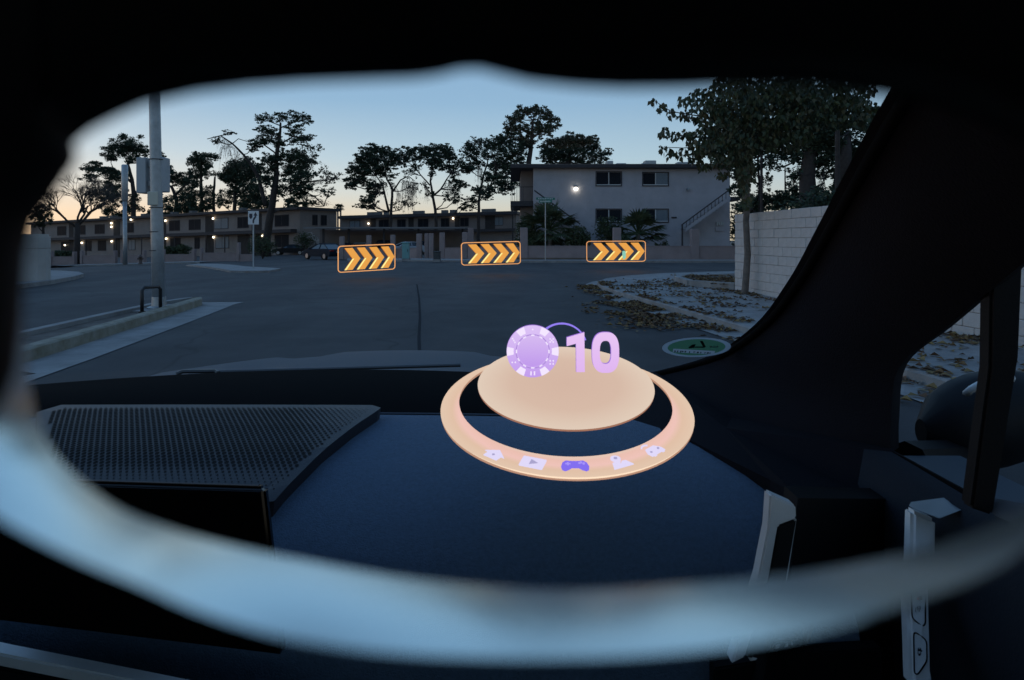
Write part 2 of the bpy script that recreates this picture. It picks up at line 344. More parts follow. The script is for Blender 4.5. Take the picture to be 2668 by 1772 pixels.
# ------------------------------------------------------------------ block wall on the right
W0, W1 = Vector((5.66, 16.95, 0)), Vector((6.25, 4.9, 0)); L = (W1 - W0).length; wd = (W1 - W0).normalized(); wn = Vector((-wd.y, wd.x, 0))
if wn.x < 0: wn = -wn
ang = math.atan2(wd.y, wd.x)
wall = thing('block_wall', 'tall pale concrete block wall along the right-hand pavement', 'wall', tuple(W0))
mb = MB(); mb.M = Matrix.Translation(W0) @ Matrix.Rotation(ang, 4, 'Z')
sgn = 1 if (mb.M.to_3x3() @ Vector((0, 1, 0))).dot(wn) > 0 else -1
mb.box(.015, L, *sorted((sgn * .015, sgn * .19)), 0.0, 2.02); mb.build('mortar_core', MORTAR, wall)
def blockmesh(l, nm):
    b = MB(); y0, y1 = sorted((0, sgn * .2)); b.bbox(.006, l - .006, y0, y1, .005, .197, .007); o = b.build(nm, BLOCK); me = o.data; bpy.data.objects.remove(o); return me
full, half = blockmesh(.41, 'block'), blockmesh(.205, 'block_half')
for k in range(10):
    x = 0.0; i = 0; first = k % 2
    while x < L - .1:
        h_ = first and i == 0; me = half if h_ else full
        o = bpy.data.objects.new('block', me); sc.collection.objects.link(o); o.parent = wall
        o.location = wd * x + Vector((0, 0, .04 + .2 * k)) + wn * rnd.uniform(-.005, .006); o.rotation_euler = (0, rnd.uniform(-.006, .006), ang + rnd.uniform(-.004, .004))
        x += .205 if h_ else .41; i += 1
# planting bed past the end of the wall, with a low kerb
bed = slab('planting_bed', [(4.85, 18.2), (5.0, 20.2), (5.9, 22.0), (8.5, 23.6), (16, 25.4), (16, 17.2), (5.75, 17.15)], .24, DIRT)
mb = MB(); bl = [(5.72, 17.05), (4.86, 18.15), (5.0, 20.25), (5.9, 22.05)]
for i in range(3):
    a, b = Vector((*bl[i], 0)), Vector((*bl[i + 1], 0)); t = (b - a).normalized(); nn = Vector((-t.y, t.x, 0)) * .09
    mb.prism([a + nn, b + nn, b - nn, a - nn], (0, 0, .30))
tag(mb.build('bed_edging', CONC), kind='structure')
# fallen leaves
def litter(name, spots, n, size, label, z0):
    mb = MB()
    for _ in range(n):
        pl, sp = rnd.choice(spots); i = rnd.randrange(len(pl) - 1); t = rnd.random()
        x = grow(pl[i][0], pl[i + 1][0], t) + rnd.gauss(0, sp); y = grow(pl[i][1], pl[i + 1][1], t) + rnd.gauss(0, sp)
        if noise.noise(Vector((x * 1.3, y * 1.3, 3))) < rnd.uniform(-.35, .3): continue
        z = z0(x, y)
        if z is None: continue
        a = rnd.random() * 6.28; s = size * rnd.uniform(.6, 1.3); c, d = math.cos(a) * s, math.sin(a) * s; h = rnd.uniform(.004, .05)
        mb.add([(x - c, y - d, z + .004), (x + d * .6, y - c * .6, z + h), (x + c, y + d, z + .008), (x - d * .6, y + c * .6, z + h * .6)], [(0, 1, 2), (0, 2, 3)], rnd.randrange(4))
    tag(mb.build(name, LITTER), label, 'leaves', kind='stuff')
def side(x, y):                                                     # how far right of the kerb line
    for i in range(len(kerb) - 1):
        if kerb[i][1] <= y < kerb[i + 1][1]:
            t = (y - kerb[i][1]) / (kerb[i + 1][1] - kerb[i][1]); return x - grow(kerb[i][0], kerb[i + 1][0], t)
    return 1
def zleaf(x, y):
    d = side(x, y)
    wx = grow(W0.x, W1.x, (W0.y - y) / (W0.y - W1.y))
    if y < 17 and x > wx - .04: return None
    if y >= 17.1 and x > 5.0 + .12: return .25
    if d < -.02: return .03
    if d < .02: return None
    return KH + .002
litter('leaf_litter', [(kerb[1:8], .22), ([(p[0] - .25, p[1]) for p in kerb[1:8]], .16), ([(p[0] + 1.2, p[1]) for p in kerb[1:8]], .7), ([(5.55, 17), (5.95, 8)], .2), ([(5.2, 18), (6.2, 21)], .6), ([(2.3, 14.5), (2.4, 10.5)], .35)], 14000, .055, 'brown fallen leaves along the right-hand kerb and pavement', zleaf)

# ------------------------------------------------------------------ left rounded wall
c0 = G(60, 733, .14)
cx, cy_ = -15.35, 20.9
rw = thing('rounded_wall', 'pale rounded end of a low wall at the far-left corner', 'wall', (cx, cy_, .1))
pr = []
for k in range(9):
    a = -math.pi / 2 + math.pi * k / 8; pr.append((cx + .75 * math.cos(a), cy_ + .75 * math.sin(a)))
pr += [(cx - 9, cy_ + .75), (cx - 9, cy_ - .75)]
mb = MB(); mb.prism([(x, y, .1) for x, y in pr], (0, 0, 1.02)); mb.build('wall_base', mat('pale_wall', (.5, .48, .45), .9, var=.15, scale=1.5, bump=.3), rw)
mb = MB(); mb.prism([(cx + (x - cx) * .985, cy_ + (y - cy_) * .97, 1.12) for x, y in pr], (0, 0, .03)); mb.build('joint', MORTAR, rw)
mb = MB(); mb.prism([(x, y, 1.15) for x, y in pr], (0, 0, .36)); mb.prism([(cx + (x - cx) * (.97 if x > cx else 1), cy_ + (y - cy_) * .9, 1.51) for x, y in pr], (0, 0, .07)); mb.build('wall_cap', MATS['pale_wall'], rw)

# ------------------------------------------------------------------ light pole on the median
px, py = -6.62, 12.45
pole = thing('light_pole', 'thick grey light pole with boxes strapped to it on the median', 'pole', (px, py, .12))
mb = MB(); mb.tube([(px + .03, py, .12), (px, py, 1.4), (px - .06, py, 4.5), (px - .12, py, 9.2)], [.115, .11, .095, .075], 16); mb.build('shaft', GALV, pole, True)
mb = MB(); mb.lathe([(.0, .0), (.2, 0), (.2, .03), (.13, .05), (.12, .22), (.0, .22)], (px + .03, py, .12), 16); mb.build('base_collar', GALV, pole)
for z in (1.2, 1.55, 2.0, 2.9):
    mb = MB(); mb.tube([(px - .02 + .115 * math.cos(t), py + .115 * math.sin(t), z) for t in [6.283 * k / 16 for k in range(16)]], .008, 5, closed=True); mb.build('strap', DTRIM, pole)
def pbox(name, u0, u1, v0, v1, y0, y1, m, par, lab=None):
    a, b = P(u0, v1, y0), P(u1, v0, y0); mb = MB(); mb.bbox(a.x, b.x, y0, y1, a.z, b.z, .012); return tag(mb.build(name, m, par), lab)
pbox('equipment_box', 354, 380, 410, 503, py - .02, py + .28, mat('grey_box', (.44, .47, .49), .5, var=.08), pole)
pbox('equipment_box', 401, 421, 408, 499, py - .02, py + .3, MATS['grey_box'], pole)
pbox('bracket', 379, 402, 420, 436, py + .05, py + .12, GALV, pole); pbox('bracket', 379, 402, 470, 486, py + .05, py + .12, GALV, pole)
pbox('plate', 383, 411, 499, 535, py - .16, py - .135, mat('cream_plate', (.62, .60, .50), .6), pole)
mb = MB(); mb.tube([(px - .12, py, 9.1), (px + .8, py + .2, 9.5), (px + 2.2, py + .4, 9.6)], .05, 8); mb.build('arm', GALV, pole)
mb = MB(); mb.ball((px + 2.5, py + .4, 9.58), (.4, .15, .1)); mb.build('lamp_head', GALV, pole, True)
a = G(370, 815, .12); b = G(418, 806, .12)
hoop = thing('guard_hoop', 'small black tubular guard hoop at the foot of the light pole', 'guard', tuple(a))
mb = MB(); za, zb = a + Vector((0, 0, .44)), b + Vector((0, 0, .42)); mb.tube([a, za - Vector((0, 0, .05)), grow(za, zb, .12), grow(za, zb, .88), zb - Vector((0, 0, .05)), b], .03, 8); mb.build('hoop_bar', BLACKP, hoop, True)
mb = MB(); mb.tube([a, a + Vector((0, 0, .03))], .06, 10); mb.build('foot_plate', BLACKP, hoop); mb = MB(); mb.tube([b, b + Vector((0, 0, .03))], .06, 10); mb.build('foot_plate', BLACKP, hoop)
# second pole by the far-left pavement
q = G(326, 690, .13)
p2 = thing('utility_pole', 'slim grey pole with a wide upper shroud beyond the light pole', 'pole', tuple(q)); s = q.y / F
mb = MB(); mb.tube([q, q + Vector((0, 0, 60 * s)), q + Vector((-.03, 0, 165 * s))], [5.5 * s, 5 * s, 4.8 * s], 12); mb.build('shaft', GALV, p2, True)
mb = MB(); t = q + Vector((-.03, 0, 165 * s)); mb.tube([t, t + Vector((0, 0, .1)), t + Vector((0, 0, 94 * s)), t + Vector((0, 0, 96 * s))], [5 * s, 7.8 * s, 7.8 * s, 6 * s], 14); mb.build('shroud', GALV, p2, True)
mb = MB(); mb.tube([q + Vector((-.3, 0, 160 * s)), q + Vector((.3, -.1, 160 * s))], .03, 6); mb.build('cross_bar', GALV, p2)
# keep-right sign
q = G(660, 698, .1)
sg = thing('keep_right_sign', 'square white keep-right sign on a thin post', 'sign', tuple(q))
a, b = P(647, 585, q.y), P(675, 550, q.y)
mb = MB(); mb.box(q.x - .03, q.x + .03, q.y - .015, q.y + .03, q.z, a.z + .4); mb.build('post', GALV, sg)
mb = MB(); mb.bbox(a.x, b.x, q.y - .035, q.y - .02, a.z, b.z, .004); mb.build('plate', SIGNW, sg)
def onplate(pts): return [(a.x + (b.x - a.x) * x, q.y - .036, a.z + (b.z - a.z) * y) for x, y in pts]
mb = MB(); mb.prism(onplate([(.12, .82), (.19, .79), (.26, .82), (.33, .79), (.40, .82), (.42, .58), (.37, .48), (.26, .40), (.15, .48), (.10, .58)]), (0, -.003, 0)); mb.build('shield_mark', SIGNK, sg)
mb = MB(); mb.prism(onplate([(.42, .10), (.55, .08), (.58, .3), (.66, .42), (.76, .54), (.76, .66), (.88, .64), (.70, .92), (.50, .66), (.62, .66), (.60, .58), (.48, .44), (.42, .28)]), (0, -.003, 0)); mb.build('arrow_mark', SIGNK, sg)
# hydrant
q = G(366, 688, .13)
hy = thing('fire_hydrant', 'small dark fire hydrant on the far pavement beside the light pole', 'hydrant', tuple(q))
HYM = mat('hydrant_paint', (.10, .07, .06), .6)
mb = MB(); mb.lathe([(.0, 0), (.17, 0), (.17, .05), (.12, .07), (.12, .5), (.15, .52), (.15, .56), (.12, .6), (.07, .7), (0, .72)], tuple(q), 12); mb.build('barrel', HYM, hy, True)
for s in (-1, 1): mb = MB(); mb.tube([q + Vector((s * .1, 0, .42)), q + Vector((s * .22, 0, .42))], .07, 10); mb.build('nozzle', HYM, hy)
# street-name sign
q = G(1421, 690, .0); q = Vector((q.x, 40.75, .14)); 
ss = thing('street_name_sign', 'green street-name blades on a thin post before the palms', 'sign', tuple(q))
q.x = (1421 - CU) / F * q.y; ss.location = q
mb = MB(); mb.tube([q, (q.x, q.y, P(0, 516, q.y).z)], .032, 8); mb.build('post', GALV, ss)
for (u0, u1, v0, v1, dy, tw) in ((1396, 1447, 515, 521, -.05, .25), (1402, 1440, 521.5, 528, -.02, -.5)):
    a, b = P(u0, v1, q.y), P(u1, v0, q.y); c = (a.x + b.x) / 2; hw = (b.x - a.x) / 2
    mb = MB(); mb.M = Matrix.Translation((c, q.y + dy, 0)) @ Matrix.Rotation(tw, 4, 'Z'); mb.bbox(-hw, hw, -.012, .012, a.z, b.z, .004); bl_ = mb.build('name_blade', SIGNG, ss)
    for k in range(9):
        x0 = -hw * .8 + k * hw * .18; mb2 = MB(); mb2.M = mb.M; mb2.box(x0, x0 + hw * .11, -.015, -.0125, grow(a.z, b.z, .3), grow(a.z, b.z, .7)); mb2.build('lettering', SIGNW, bl_)
# roadside cabinets
def cabinet(name, label, u0, u1, v0, v1, m, dep=.6):
    a = G((u0 + u1) / 2, v1, .12); y = a.y; x0, x1 = (u0 - CU) / F * y, (u1 - CU) / F * y; z1 = P(0, v0, y).z
    t = thing(name, label, 'cabinet', (a.x, y, a.z))
    mb = MB(); mb.bbox(x0 - .03, x1 + .03, y - .03, y + dep, a.z - .1, a.z + .08, .01); mb.build('plinth', CONC, t)
    mb = MB(); mb.bbox(x0, x1, y, y + dep - .05, a.z + .08, z1 - .08, .02); mb.build('body', m, t)
    mb = MB(); mb.bbox(x0 - .03, x1 + .03, y - .03, y + dep - .02, z1 - .08, z1, .02); mb.build('lid', m, t)
    mb = MB(); mb.box(grow(x0, x1, .8), grow(x0, x1, .88), y - .03, y, grow(a.z, z1, .45), grow(a.z, z1, .6)); mb.build('handle', DTRIM, t)
cabinet('utility_cabinet', 'tall teal utility cabinet beside the driveway posts', 1047.5, 1065, 631, 677, TEAL)
cabinet('utility_cabinet', 'squat dark utility cabinet between the stucco gate posts', 1129, 1146, 655, 679, mat('dark_box', (.06, .065, .07), .6))

# ------------------------------------------------------------------ stucco fences
def pillar(par, u0, u1, v0, y, base=None):
    x0, x1 = (u0 - CU) / F * y, (u1 - CU) / F * y; z0 = (g((x0 + x1) / 2, y) + .05) if base is None else base
    mb = MB(); mb.bbox(x0, x1, y - .02, y + max(.4, x1 - x0), z0, P(0, v0, y).z, .02); return mb.build('pillar', FENW, par)
def panel(par, u0, u1, v0, y, ya=None):
    ya = y if ya is None else ya
    a, b = P(u0, v0, ya), P(u1, v0, y); za, zb = g(a.x, a.y) + .03, g(b.x, b.y) + .03
    mb = MB(); n = 4
    for k in range(1):
        mb.prism([(a.x, a.y + .08, za), (b.x, b.y + .08, zb), (b.x, b.y + .08, b.z), (a.x, a.y + .08, a.z)], (0, .2, 0))
        mb.prism([(a.x, a.y + .05, a.z), (b.x, b.y + .05, b.z), (b.x, b.y + .05, b.z + .05), (a.x, a.y + .05, a.z + .05)], (0, .26, 0))
    return mb.build('wall_panel', FENW, par)
fr = thing('stucco_fence', 'mauve stucco fence with tall posts in front of the two-storey building', 'fence', (1, 42.7, 0))
for u0, u1, v0 in ((1355, 1375, 593), (1598.5, 1618.5, 593), (1802, 1822, 597), (2010, 2031, 597)): pillar(fr, u0, u1, v0, 42.7)
for u0, u1 in ((1375, 1598.5), (1618.5, 1802), (1822, 2010), (2031, 2500)): panel(fr, u0, u1, 642.5, 42.7)
fm = thing('stucco_fence', 'short run of stucco fence with posts left of the gate', 'fence', (-4, 51, -.1))
pillar(fm, 1145, 1158.5, 606, 51.5); pillar(fm, 1204, 1218.5, 605, 50.5); panel(fm, 1158.5, 1204, 647, 50.7, 51.3); pillar(fm, 1219, 1234, 594, 56)
panel(fm, 1218.5, 1354, 645, 43.5, 50.3)
fg = thing('stucco_fence', 'stucco gate posts with a low wall right of the teal cabinet', 'fence', (-8, 53, -.1))
pillar(fg, 1084.5, 1098.5, 609, 53); panel(fg, 1066, 1084.5, 648, 53.1, 53.6)
fg2 = thing('gate_posts', 'pair of tall stucco posts standing close together at the driveway', 'post', (-5.8, 52, -.1))
pillar(fg2, 1106, 1115.5, 608, 52.6); pillar(fg2, 1117.5, 1129, 608, 51.8)
fp = thing('stucco_fence', 'low stucco fence with posts behind the leftmost chevron hologram', 'fence', (-10, 55, -.2))
for u0, u1, v0 in ((884, 895, 616), (954.5, 965.5, 613), (1017, 1028.5, 612)): pillar(fp, u0, u1, v0, 57)
for u0, u1 in ((895, 954.5), (965.5, 1017), (1028.5, 1047)): panel(fp, u0, u1, 649, 57)
runs = [((128, 194), 670, 'far-left run of low stucco fence beside the bare tree'), ((208, 300), 667, 'low stucco fence run left of the slim utility pole'), ((313, 376), 666, 'low stucco fence run behind the light pole'), ((420, 507), 664, 'low stucco fence run just right of the light pole'), ((520, 622), 660, 'low stucco fence run left of the keep-right sign'), ((690, 640), 0, '')]
for (ua, ub), vt, lab in runs[:5]:
    y = 60.0; x = ((ua + ub) / 2 - CU) / F * y
    t = thing('low_fence', lab, 'fence', (x, y, g(x, y)), 'low stucco fence runs by the left apartments')
    pillar(t, ua, ua + 6, vt - 14, y); pillar(t, ub - 6, ub, vt - 14, y); panel(t, ua + 6, ub - 6, vt, y)
y = 58; t = thing('low_fence', 'low stucco fence run just behind the keep-right sign', 'fence', (-23, y, g(-23, y)), 'low stucco fence runs by the left apartments')
pillar(t, 617, 623, 632, y); panel(t, 623, 655, 664, y)

# ------------------------------------------------------------------ two-storey building on the right
BY = 50.0
def X(u, y=BY): return (u - CU) / F * y
def Z(v, y=BY): return EYE - (v - HV) / F * y
br = thing('apartment_building', 'two-storey mauve stucco building with flat roof behind the stucco fence', 'building', (X(1646), BY, .2))
mb = MB(); mb.box(X(1390), X(1902), BY, BY + 11, .1, Z(439)); mb.build('wall', STUC, br)
mb = MB(); mb.box(X(1330), X(1910), BY - .55, BY + 11.5, Z(439) + .003, Z(431)); mb.build('fascia', DTRIM, br)
rf = MB().box(X(1331), X(1909), BY - .5, BY + 11.4, Z(431), Z(429)).build('roof', ROOF, br)
def ac(par, u0, u1, v0, v1, y, m=None, nm='air_conditioner'):
    mb = MB(); mb.bbox(X(u0, y), X(u1, y), y, y + .9, Z(v1, y), Z(v0, y), .03); o = mb.build(nm, m or GALV, par)
    return o
for u0, u1, v0 in ((1582, 1598, 419), (1606, 1632, 425), (1672, 1682, 425), (1681, 1710, 418), (1765, 1803, 422)): ac(rf, u0, u1, v0, 432, BY + 2)
mb = MB()
for k in range(12):
    x = X(1622, BY + 3) + rnd.uniform(-.3, .3); mb.tube([(X(1622, BY + 3), BY + 3, Z(429)), (x, BY + 3 + rnd.uniform(-.2, .2), Z(418, BY + 3) + rnd.uniform(-.2, .1))], [.03, .006], 4)
def window(par, x0, x1, z0, z1, y, panes=2, fr=DTRIM, blind=1, sill=True, mid=WFRAME):
    d = .07
    mb = MB(); mb.box(x0 - d, x0, y - .06, y + .02, z0 - d, z1 + d); mb.box(x1, x1 + d, y - .06, y + .02, z0 - d, z1 + d)
    mb.box(x0, x1, y - .06, y + .02, z1, z1 + d); mb.box(x0, x1, y - .06, y + .02, z0 - d, z0); f = mb.build('window', fr, par); f['kind'] = 'part'; del f['kind']
    for k in range(panes):
        a, b = grow(x0, x1, k / panes), grow(x0, x1, (k + 1) / panes); mb = MB(); mb.box(a + .02, b - .02, y - .012 - .008 * k, y + .01, z0 + .06, z1 - .02); mb.build('pane', PANEB if k == blind else PANE, f)
    mb = MB()
    for k in range(1, panes): c = grow(x0, x1, k / panes); mb.box(c - .035, c + .035, y - .045, y + .01, z0, z1)
    if panes > 1: mb.build('mullion', mid, f)
    if sill: mb = MB(); mb.box(x0, x1, y - .055, y + .01, z0 - .005, z0 + .07); mb.build('sill', mid, f)
    return f
for (u0, u1, v0, v1, bl_) in ((1554, 1618, 449, 483, -1), (1675.5, 1740, 450.5, 483, 1), (1554, 1618, 546, 578, -1), (1675.5, 1740, 546, 578, 1)): window(br, X(u0), X(u1), Z(v1), Z(v0), BY, blind=bl_)
mb = MB(); mb.ball((X(1500), BY - .14, Z(492)), (.14, .12, .10)); lp_ = mb.build('wall_lamp', LAMP, br, True); mb = MB(); mb.box(X(1496), X(1504), BY - .1, BY, Z(489), Z(486)); mb.build('lamp_bracket', DTRIM, lp_)
mb = MB(); mb.box(X(1789), X(1795), BY - .2, BY, Z(494), Z(490)); mb.tube([(X(1790), BY - .2, Z(494)), (X(1788), BY - .35, Z(497))], .09, 8); mb.build('spotlight', GALV, br)
mb = MB(); mb.box(X(1749), X(1763), BY - .04, BY, Z(569), Z(565)); mb.build('number_plate', DTRIM, br)
for k in range(4): mb = MB(); mb.box(X(1866 + 5.3 * k), X(1870.5 + 5.3 * k), BY - .1, BY, Z(588), Z(578)); mb.build('meter', GALV, br)
mb = MB(); mb.box(X(1864), X(1888), BY - .08, BY, Z(602), Z(592)); mb.build('meter_box', STUC, br)
# outside stair on the right
YS = BY - 1.4
st = MB(); a, b = P(1786, 604, YS), P(1903, 520, YS); dz = .28
st.prism([(a.x, YS, a.z), (b.x, YS, b.z), (b.x, YS, b.z + dz), (a.x, YS, a.z + dz)], (0, .08, 0)); stair = st.build('stair_stringer', STUC, br)
for k in range(13):
    t = (k + .5) / 13; x, z = grow(a.x, b.x, t), grow(a.z, b.z, t); mb = MB(); mb.box(x - .18, x + .18, YS + .09, YS + 1.2, z + .05, z + .11); mb.build('tread', CONC, stair)
mb = MB(); r0, r1 = P(1779, 584, YS), P(1901, 494, YS); mb.tube([r0, r1], .045, 6); mb.build('handrail', DTRIM, stair)
for k in range(14):
    t = k / 13; p_ = grow(r0, r1, t); zb = grow(a.z, b.z, max(0, (p_.x - a.x) / (b.x - a.x))) + .25; mb = MB(); mb.box(p_.x - .018, p_.x + .018, YS, YS + .03, min(zb, p_.z - .1), p_.z); mb.build('baluster', DTRIM, stair)
mb = MB(); mb.box(X(1778, YS) - .05, X(1778, YS) + .05, YS - .02, YS + .08, .15, r0.z); mb.build('newel_post', DTRIM, stair)
mb = MB(); mb.box(X(1902), X(1932), BY + .3, BY + 2.2, Z(522), Z(512)); mb.build('landing', DTRIM, br)
# walkway and rail on the left
mb = MB(); mb.box(X(1330), X(1389.5), BY + .4, BY + 9, Z(536), Z(523)); wk = mb.build('walkway', DTRIM, br)
mb = MB(); mb.box(X(1358), X(1389), BY + 1.5, BY + 10, .1, Z(439) - .004); mb.build('rear_wall', STUCD, br)
mb = MB(); mb.box(X(1331), X(1389), BY + .4, BY + .45, Z(487), Z(485)); mb.build('handrail', DTRIM, wk)
for k in range(8): u = 1331 + k * 4.5; mb = MB(); mb.box(X(u), X(u) + .035, BY + .41, BY + .44, Z(523), Z(487)); mb.build('baluster', DTRIM, wk)
mb = MB(); mb.box(X(1334), X(1334) + .1, BY + .5, BY + .6, .1, Z(536)); mb.build('walkway_post', DTRIM, br)
YS2 = BY - 1.0
mb = MB(); mb.tube([P(1392, 496, YS2), P(1500, 575, YS2), P(1512, 584, YS2)], .05, 6); mb.build('left_stair_rail', DTRIM, br)
mb = MB(); mb.prism([P(1392, 532, YS2), P(1398, 527, YS2), P(1520, 618, YS2), P(1512, 624, YS2)], (0, .9, 0)); mb.build('left_stair', STUCD, br)

# ------------------------------------------------------------------ long apartment building on the left
class Facade:
    """local frame: s metres along the front from corner A towards B, h above the land, d outwards"""
    def __init__(f, A, B, par): f.A, f.B = Vector((*A, 0)), Vector((*B, 0)); f.L = (f.B - f.A).length; f.t = (f.B - f.A) / f.L; n = Vector((-f.t.y, f.t.x, 0)); f.n = n if n.dot(f.A) < 0 else -n; f.par = par; f.ga, f.gb = g(*A), g(*B)
    def at(f, s, h, d=0.0): p = f.A + f.t * s + f.n * d; return Vector((p.x, p.y, h + grow(f.ga, f.gb, s / f.L)))
    def s_of(f, u):                                                # where a photo column meets the front
        k = (u - CU) / F; return (k * f.A.y - f.A.x) / (f.t.x - k * f.t.y)
    def box(f, mb, s0, s1, h0, h1, d0, d1, mi=0):
        mb.add([f.at(s, h, d) for h in (h0, h1) for d in (d0, d1) for s in (s0, s1)], [(0, 2, 3, 1), (4, 5, 7, 6), (0, 1, 5, 4), (2, 6, 7, 3), (0, 4, 6, 2), (1, 3, 7, 5)], mi); return mb
    def part(f, name, m, s0, s1, h0, h1, d0, d1, par=None): mb = MB(); f.box(mb, s0, s1, h0, h1, d0, d1); o = mb.build(name, m, par or f.par); clean(o); return o
    def window(f, u0, u1, h0, h1, m=None):
        s0, s1 = sorted((f.s_of(u0), f.s_of(u1))); o = f.part('window', DTRIM, s0 - .09, s1 + .09, h0 - .09, h1 + .09, .005, .05)
        c = (s0 + s1) / 2
        f.part('pane', m or PANE, s0, c - .04, h0, h1, .05, .06, o); f.part('pane', PANE if m is None else PANEB, c + .04, s1, h0, h1, .05, .06, o)
    def door(f, u0, u1, h0, h1): s0, s1 = sorted((f.s_of(u0), f.s_of(u1))); f.part('doorway', DARKIN, s0, s1, h0, h1, .005, .03)
    def lamp(f, u, h):
        s = f.s_of(u); mb = MB(); mb.ball(f.at(s, h, .2), .14, nu=8, nv=6); mb.build('wall_lamp', LAMPS, f.par, True)
A, B = (-28.6, 90.0), (-88.0, 122.0)
bl_ = thing('apartment_building', 'long two-storey tan apartment block with lit doorway lamps behind the keep-right sign', 'building', (-58, 106, g(-58, 106)))
f = Facade(A, B, bl_)
f.part('wall', STUCL, 0, f.L, -.3, 6.1, -7.0, 0)
f.part('eave', DTRIM, -.4, f.L, 6.1, 6.4, -7.4, .9)
rf = f.part('roof', ROOF, -.3, f.L, 6.4, 6.5, -7.2, .6)
f.part('walkway', DTRIM, .6, f.L, 3.05, 3.5, .002, 1.1)
for u0, u1, k in ((717, 752, 0), (620, 647, 0), (560, 594, 1), (493, 522, 0), (442, 468, 0), (396, 412, 0), (333, 348, 0), (248, 272, 0), (200, 222, 0), (150, 172, 0)):
    f.window(u0, u1, 4.0, 5.45, PANEB if k else None)
for u0, u1 in ((717, 752), (563, 596), (508, 520), (445, 470), (336, 352), (256, 276), (222, 238), (160, 184)): f.window(u0, u1, 1.15, 2.75, PANEB if u0 in (563, 336) else None)
for u0, u1 in ((656, 682), (535, 557), (417, 433), (296, 313), (180, 192)):
    f.door(u0, u1, 3.5, 5.9); f.door(u0, u1, 0, 3.04)
f.door(619, 652, 0.2, 2.9)
for u, h in ((558, 5.5), (434, 5.55), (293, 5.6), (293, 5.0), (344, 6.0)): f.lamp(u, h)
for u, h in ((559, 2.75), (686, 2.75), (436, 2.75), (294, 2.6), (216, 2.5), (172, 2.2)): f.lamp(u, h)
for u in (601, 552, 471, 436, 385, 318, 240): s = f.s_of(u); f.part('walkway_post', DTRIM, s - .06, s + .06, -.2, 3.05, .95, 1.07)
for u, w_ in ((730, 1.2), (601, 1.1), (470, 1.0), (345, 1.3), (262, 1.2), (237, 1.4), (420, .9)): s = f.s_of(u); f.part('air_conditioner', mat('roof_unit', (.13, .13, .13), .7), s, s + w_ * .75, 6.5, 7.05, -3, -2, rf)
# end wall details: windows and an outside stair
e = Facade(A, (-28.6 + 3.4, 90 + 6.25), bl_)
for u0, u1 in ((815, 826), (837, 850)): e.window(u0, u1, 4.1, 5.4)
mb = MB(); p0, p1 = P(790, 606, 88), P(822, 637, 86); mb.prism([p0, p1, p1 + Vector((1.0, 0, 0)), p0 + Vector((1.0, 0, 0))], (0, .8, -.25)); mb.build('stair', STUCL, bl_)
for k in range(9): t = (k + .5) / 9; c = grow(p0, p1, t); mb = MB(); mb.box(c.x, c.x + 1.0, c.y - .15, c.y + .3, c.z + .02, c.z + .1); mb.build('stair_tread', mat('pale_tread', (.5, .48, .46), .8), bl_)
mb = MB(); p0, p1 = P(870, 605, 89), P(852, 637, 87); mb.prism([p0, p1, p1 - Vector((1.1, 0, 0)), p0 - Vector((1.1, 0, 0))], (0, .8, -.3)); mb.build('stair', MATS['pale_tread'], bl_)

# ------------------------------------------------------------------ far middle building
bm_ = thing('apartment_building', 'low dark flat-roofed block behind the carport and pine trunks', 'building', (-14, 112, 0))
f = Facade((0.7, 110), (-29.2, 114), bm_)
f.part('wall', STUCD, 0, f.L, -.3, 5.6, -8, 0); f.part('eave', DTRIM, -.3, f.L + .2, 5.6, 6.05, -8.3, 1.0)
rf = f.part('roof', ROOF, -.2, f.L, 6.05, 6.15, -8, .6); f.part('walkway', DTRIM, 0, f.L, 2.85, 3.3, .002, 1.2)
for u0, u1 in ((912, 937), (988, 1012), (1036, 1056), (1090, 1115), (1150, 1170), (1200, 1220), (1290, 1310)): f.window(u0, u1, 3.9, 5.2, PANEB if u0 in (912, 1290) else None)
for u0, u1 in ((965, 979), (1064, 1078), (1185, 1198), (1264, 1290)): f.door(u0, u1, 3.3, 5.5)
for u, h in ((961, 4.7), (1181, 5.2), (1225, 5.9), (1070, .9)): f.lamp(u, h)
for u, w_ in ((962, 1.5), (982, 2), (1000, 1), (1095, 2.5), (1158, 1.4), (1182, 1.5), (1265, 1.4), (1285, 1.8)): s = f.s_of(u); f.part('air_conditioner', mat('roof_unit', (.13, .13, .13), .7), s, s + w_ * .75, 6.15, 6.75, -3, -2, rf)
# ------------------------------------------------------------------ carport
cp = thing('carport', 'long flat-roofed dark carport sheltering parked cars', 'carport', (-14, 76, -.3))
xa, xb = X(790, 74), X(1215, 74); zc = Z(592, 74)
mb = MB(); mb.box(xa, xb, 74, 80, zc - .12, zc); mb.build('roof', DTRIM, cp)
mb = MB(); mb.box(xa, xb, 73.94, 73.998, zc - .16, zc + .02); mb.build('fascia', mat('grey_fascia', (.2, .19, .19), .6), cp)
for u in (842, 908, 1000, 1090, 1205): x = X(u, 75); mb = MB(); mb.box(x - .1, x + .1, 75, 75.2, g(x, 75), zc - .12); mb.build('post', DTRIM, cp)
mb = MB(); mb.box(xa, xb, 80.2, 80.4, -.8, zc - .2); mb.build('back_wall', STUCD, cp)

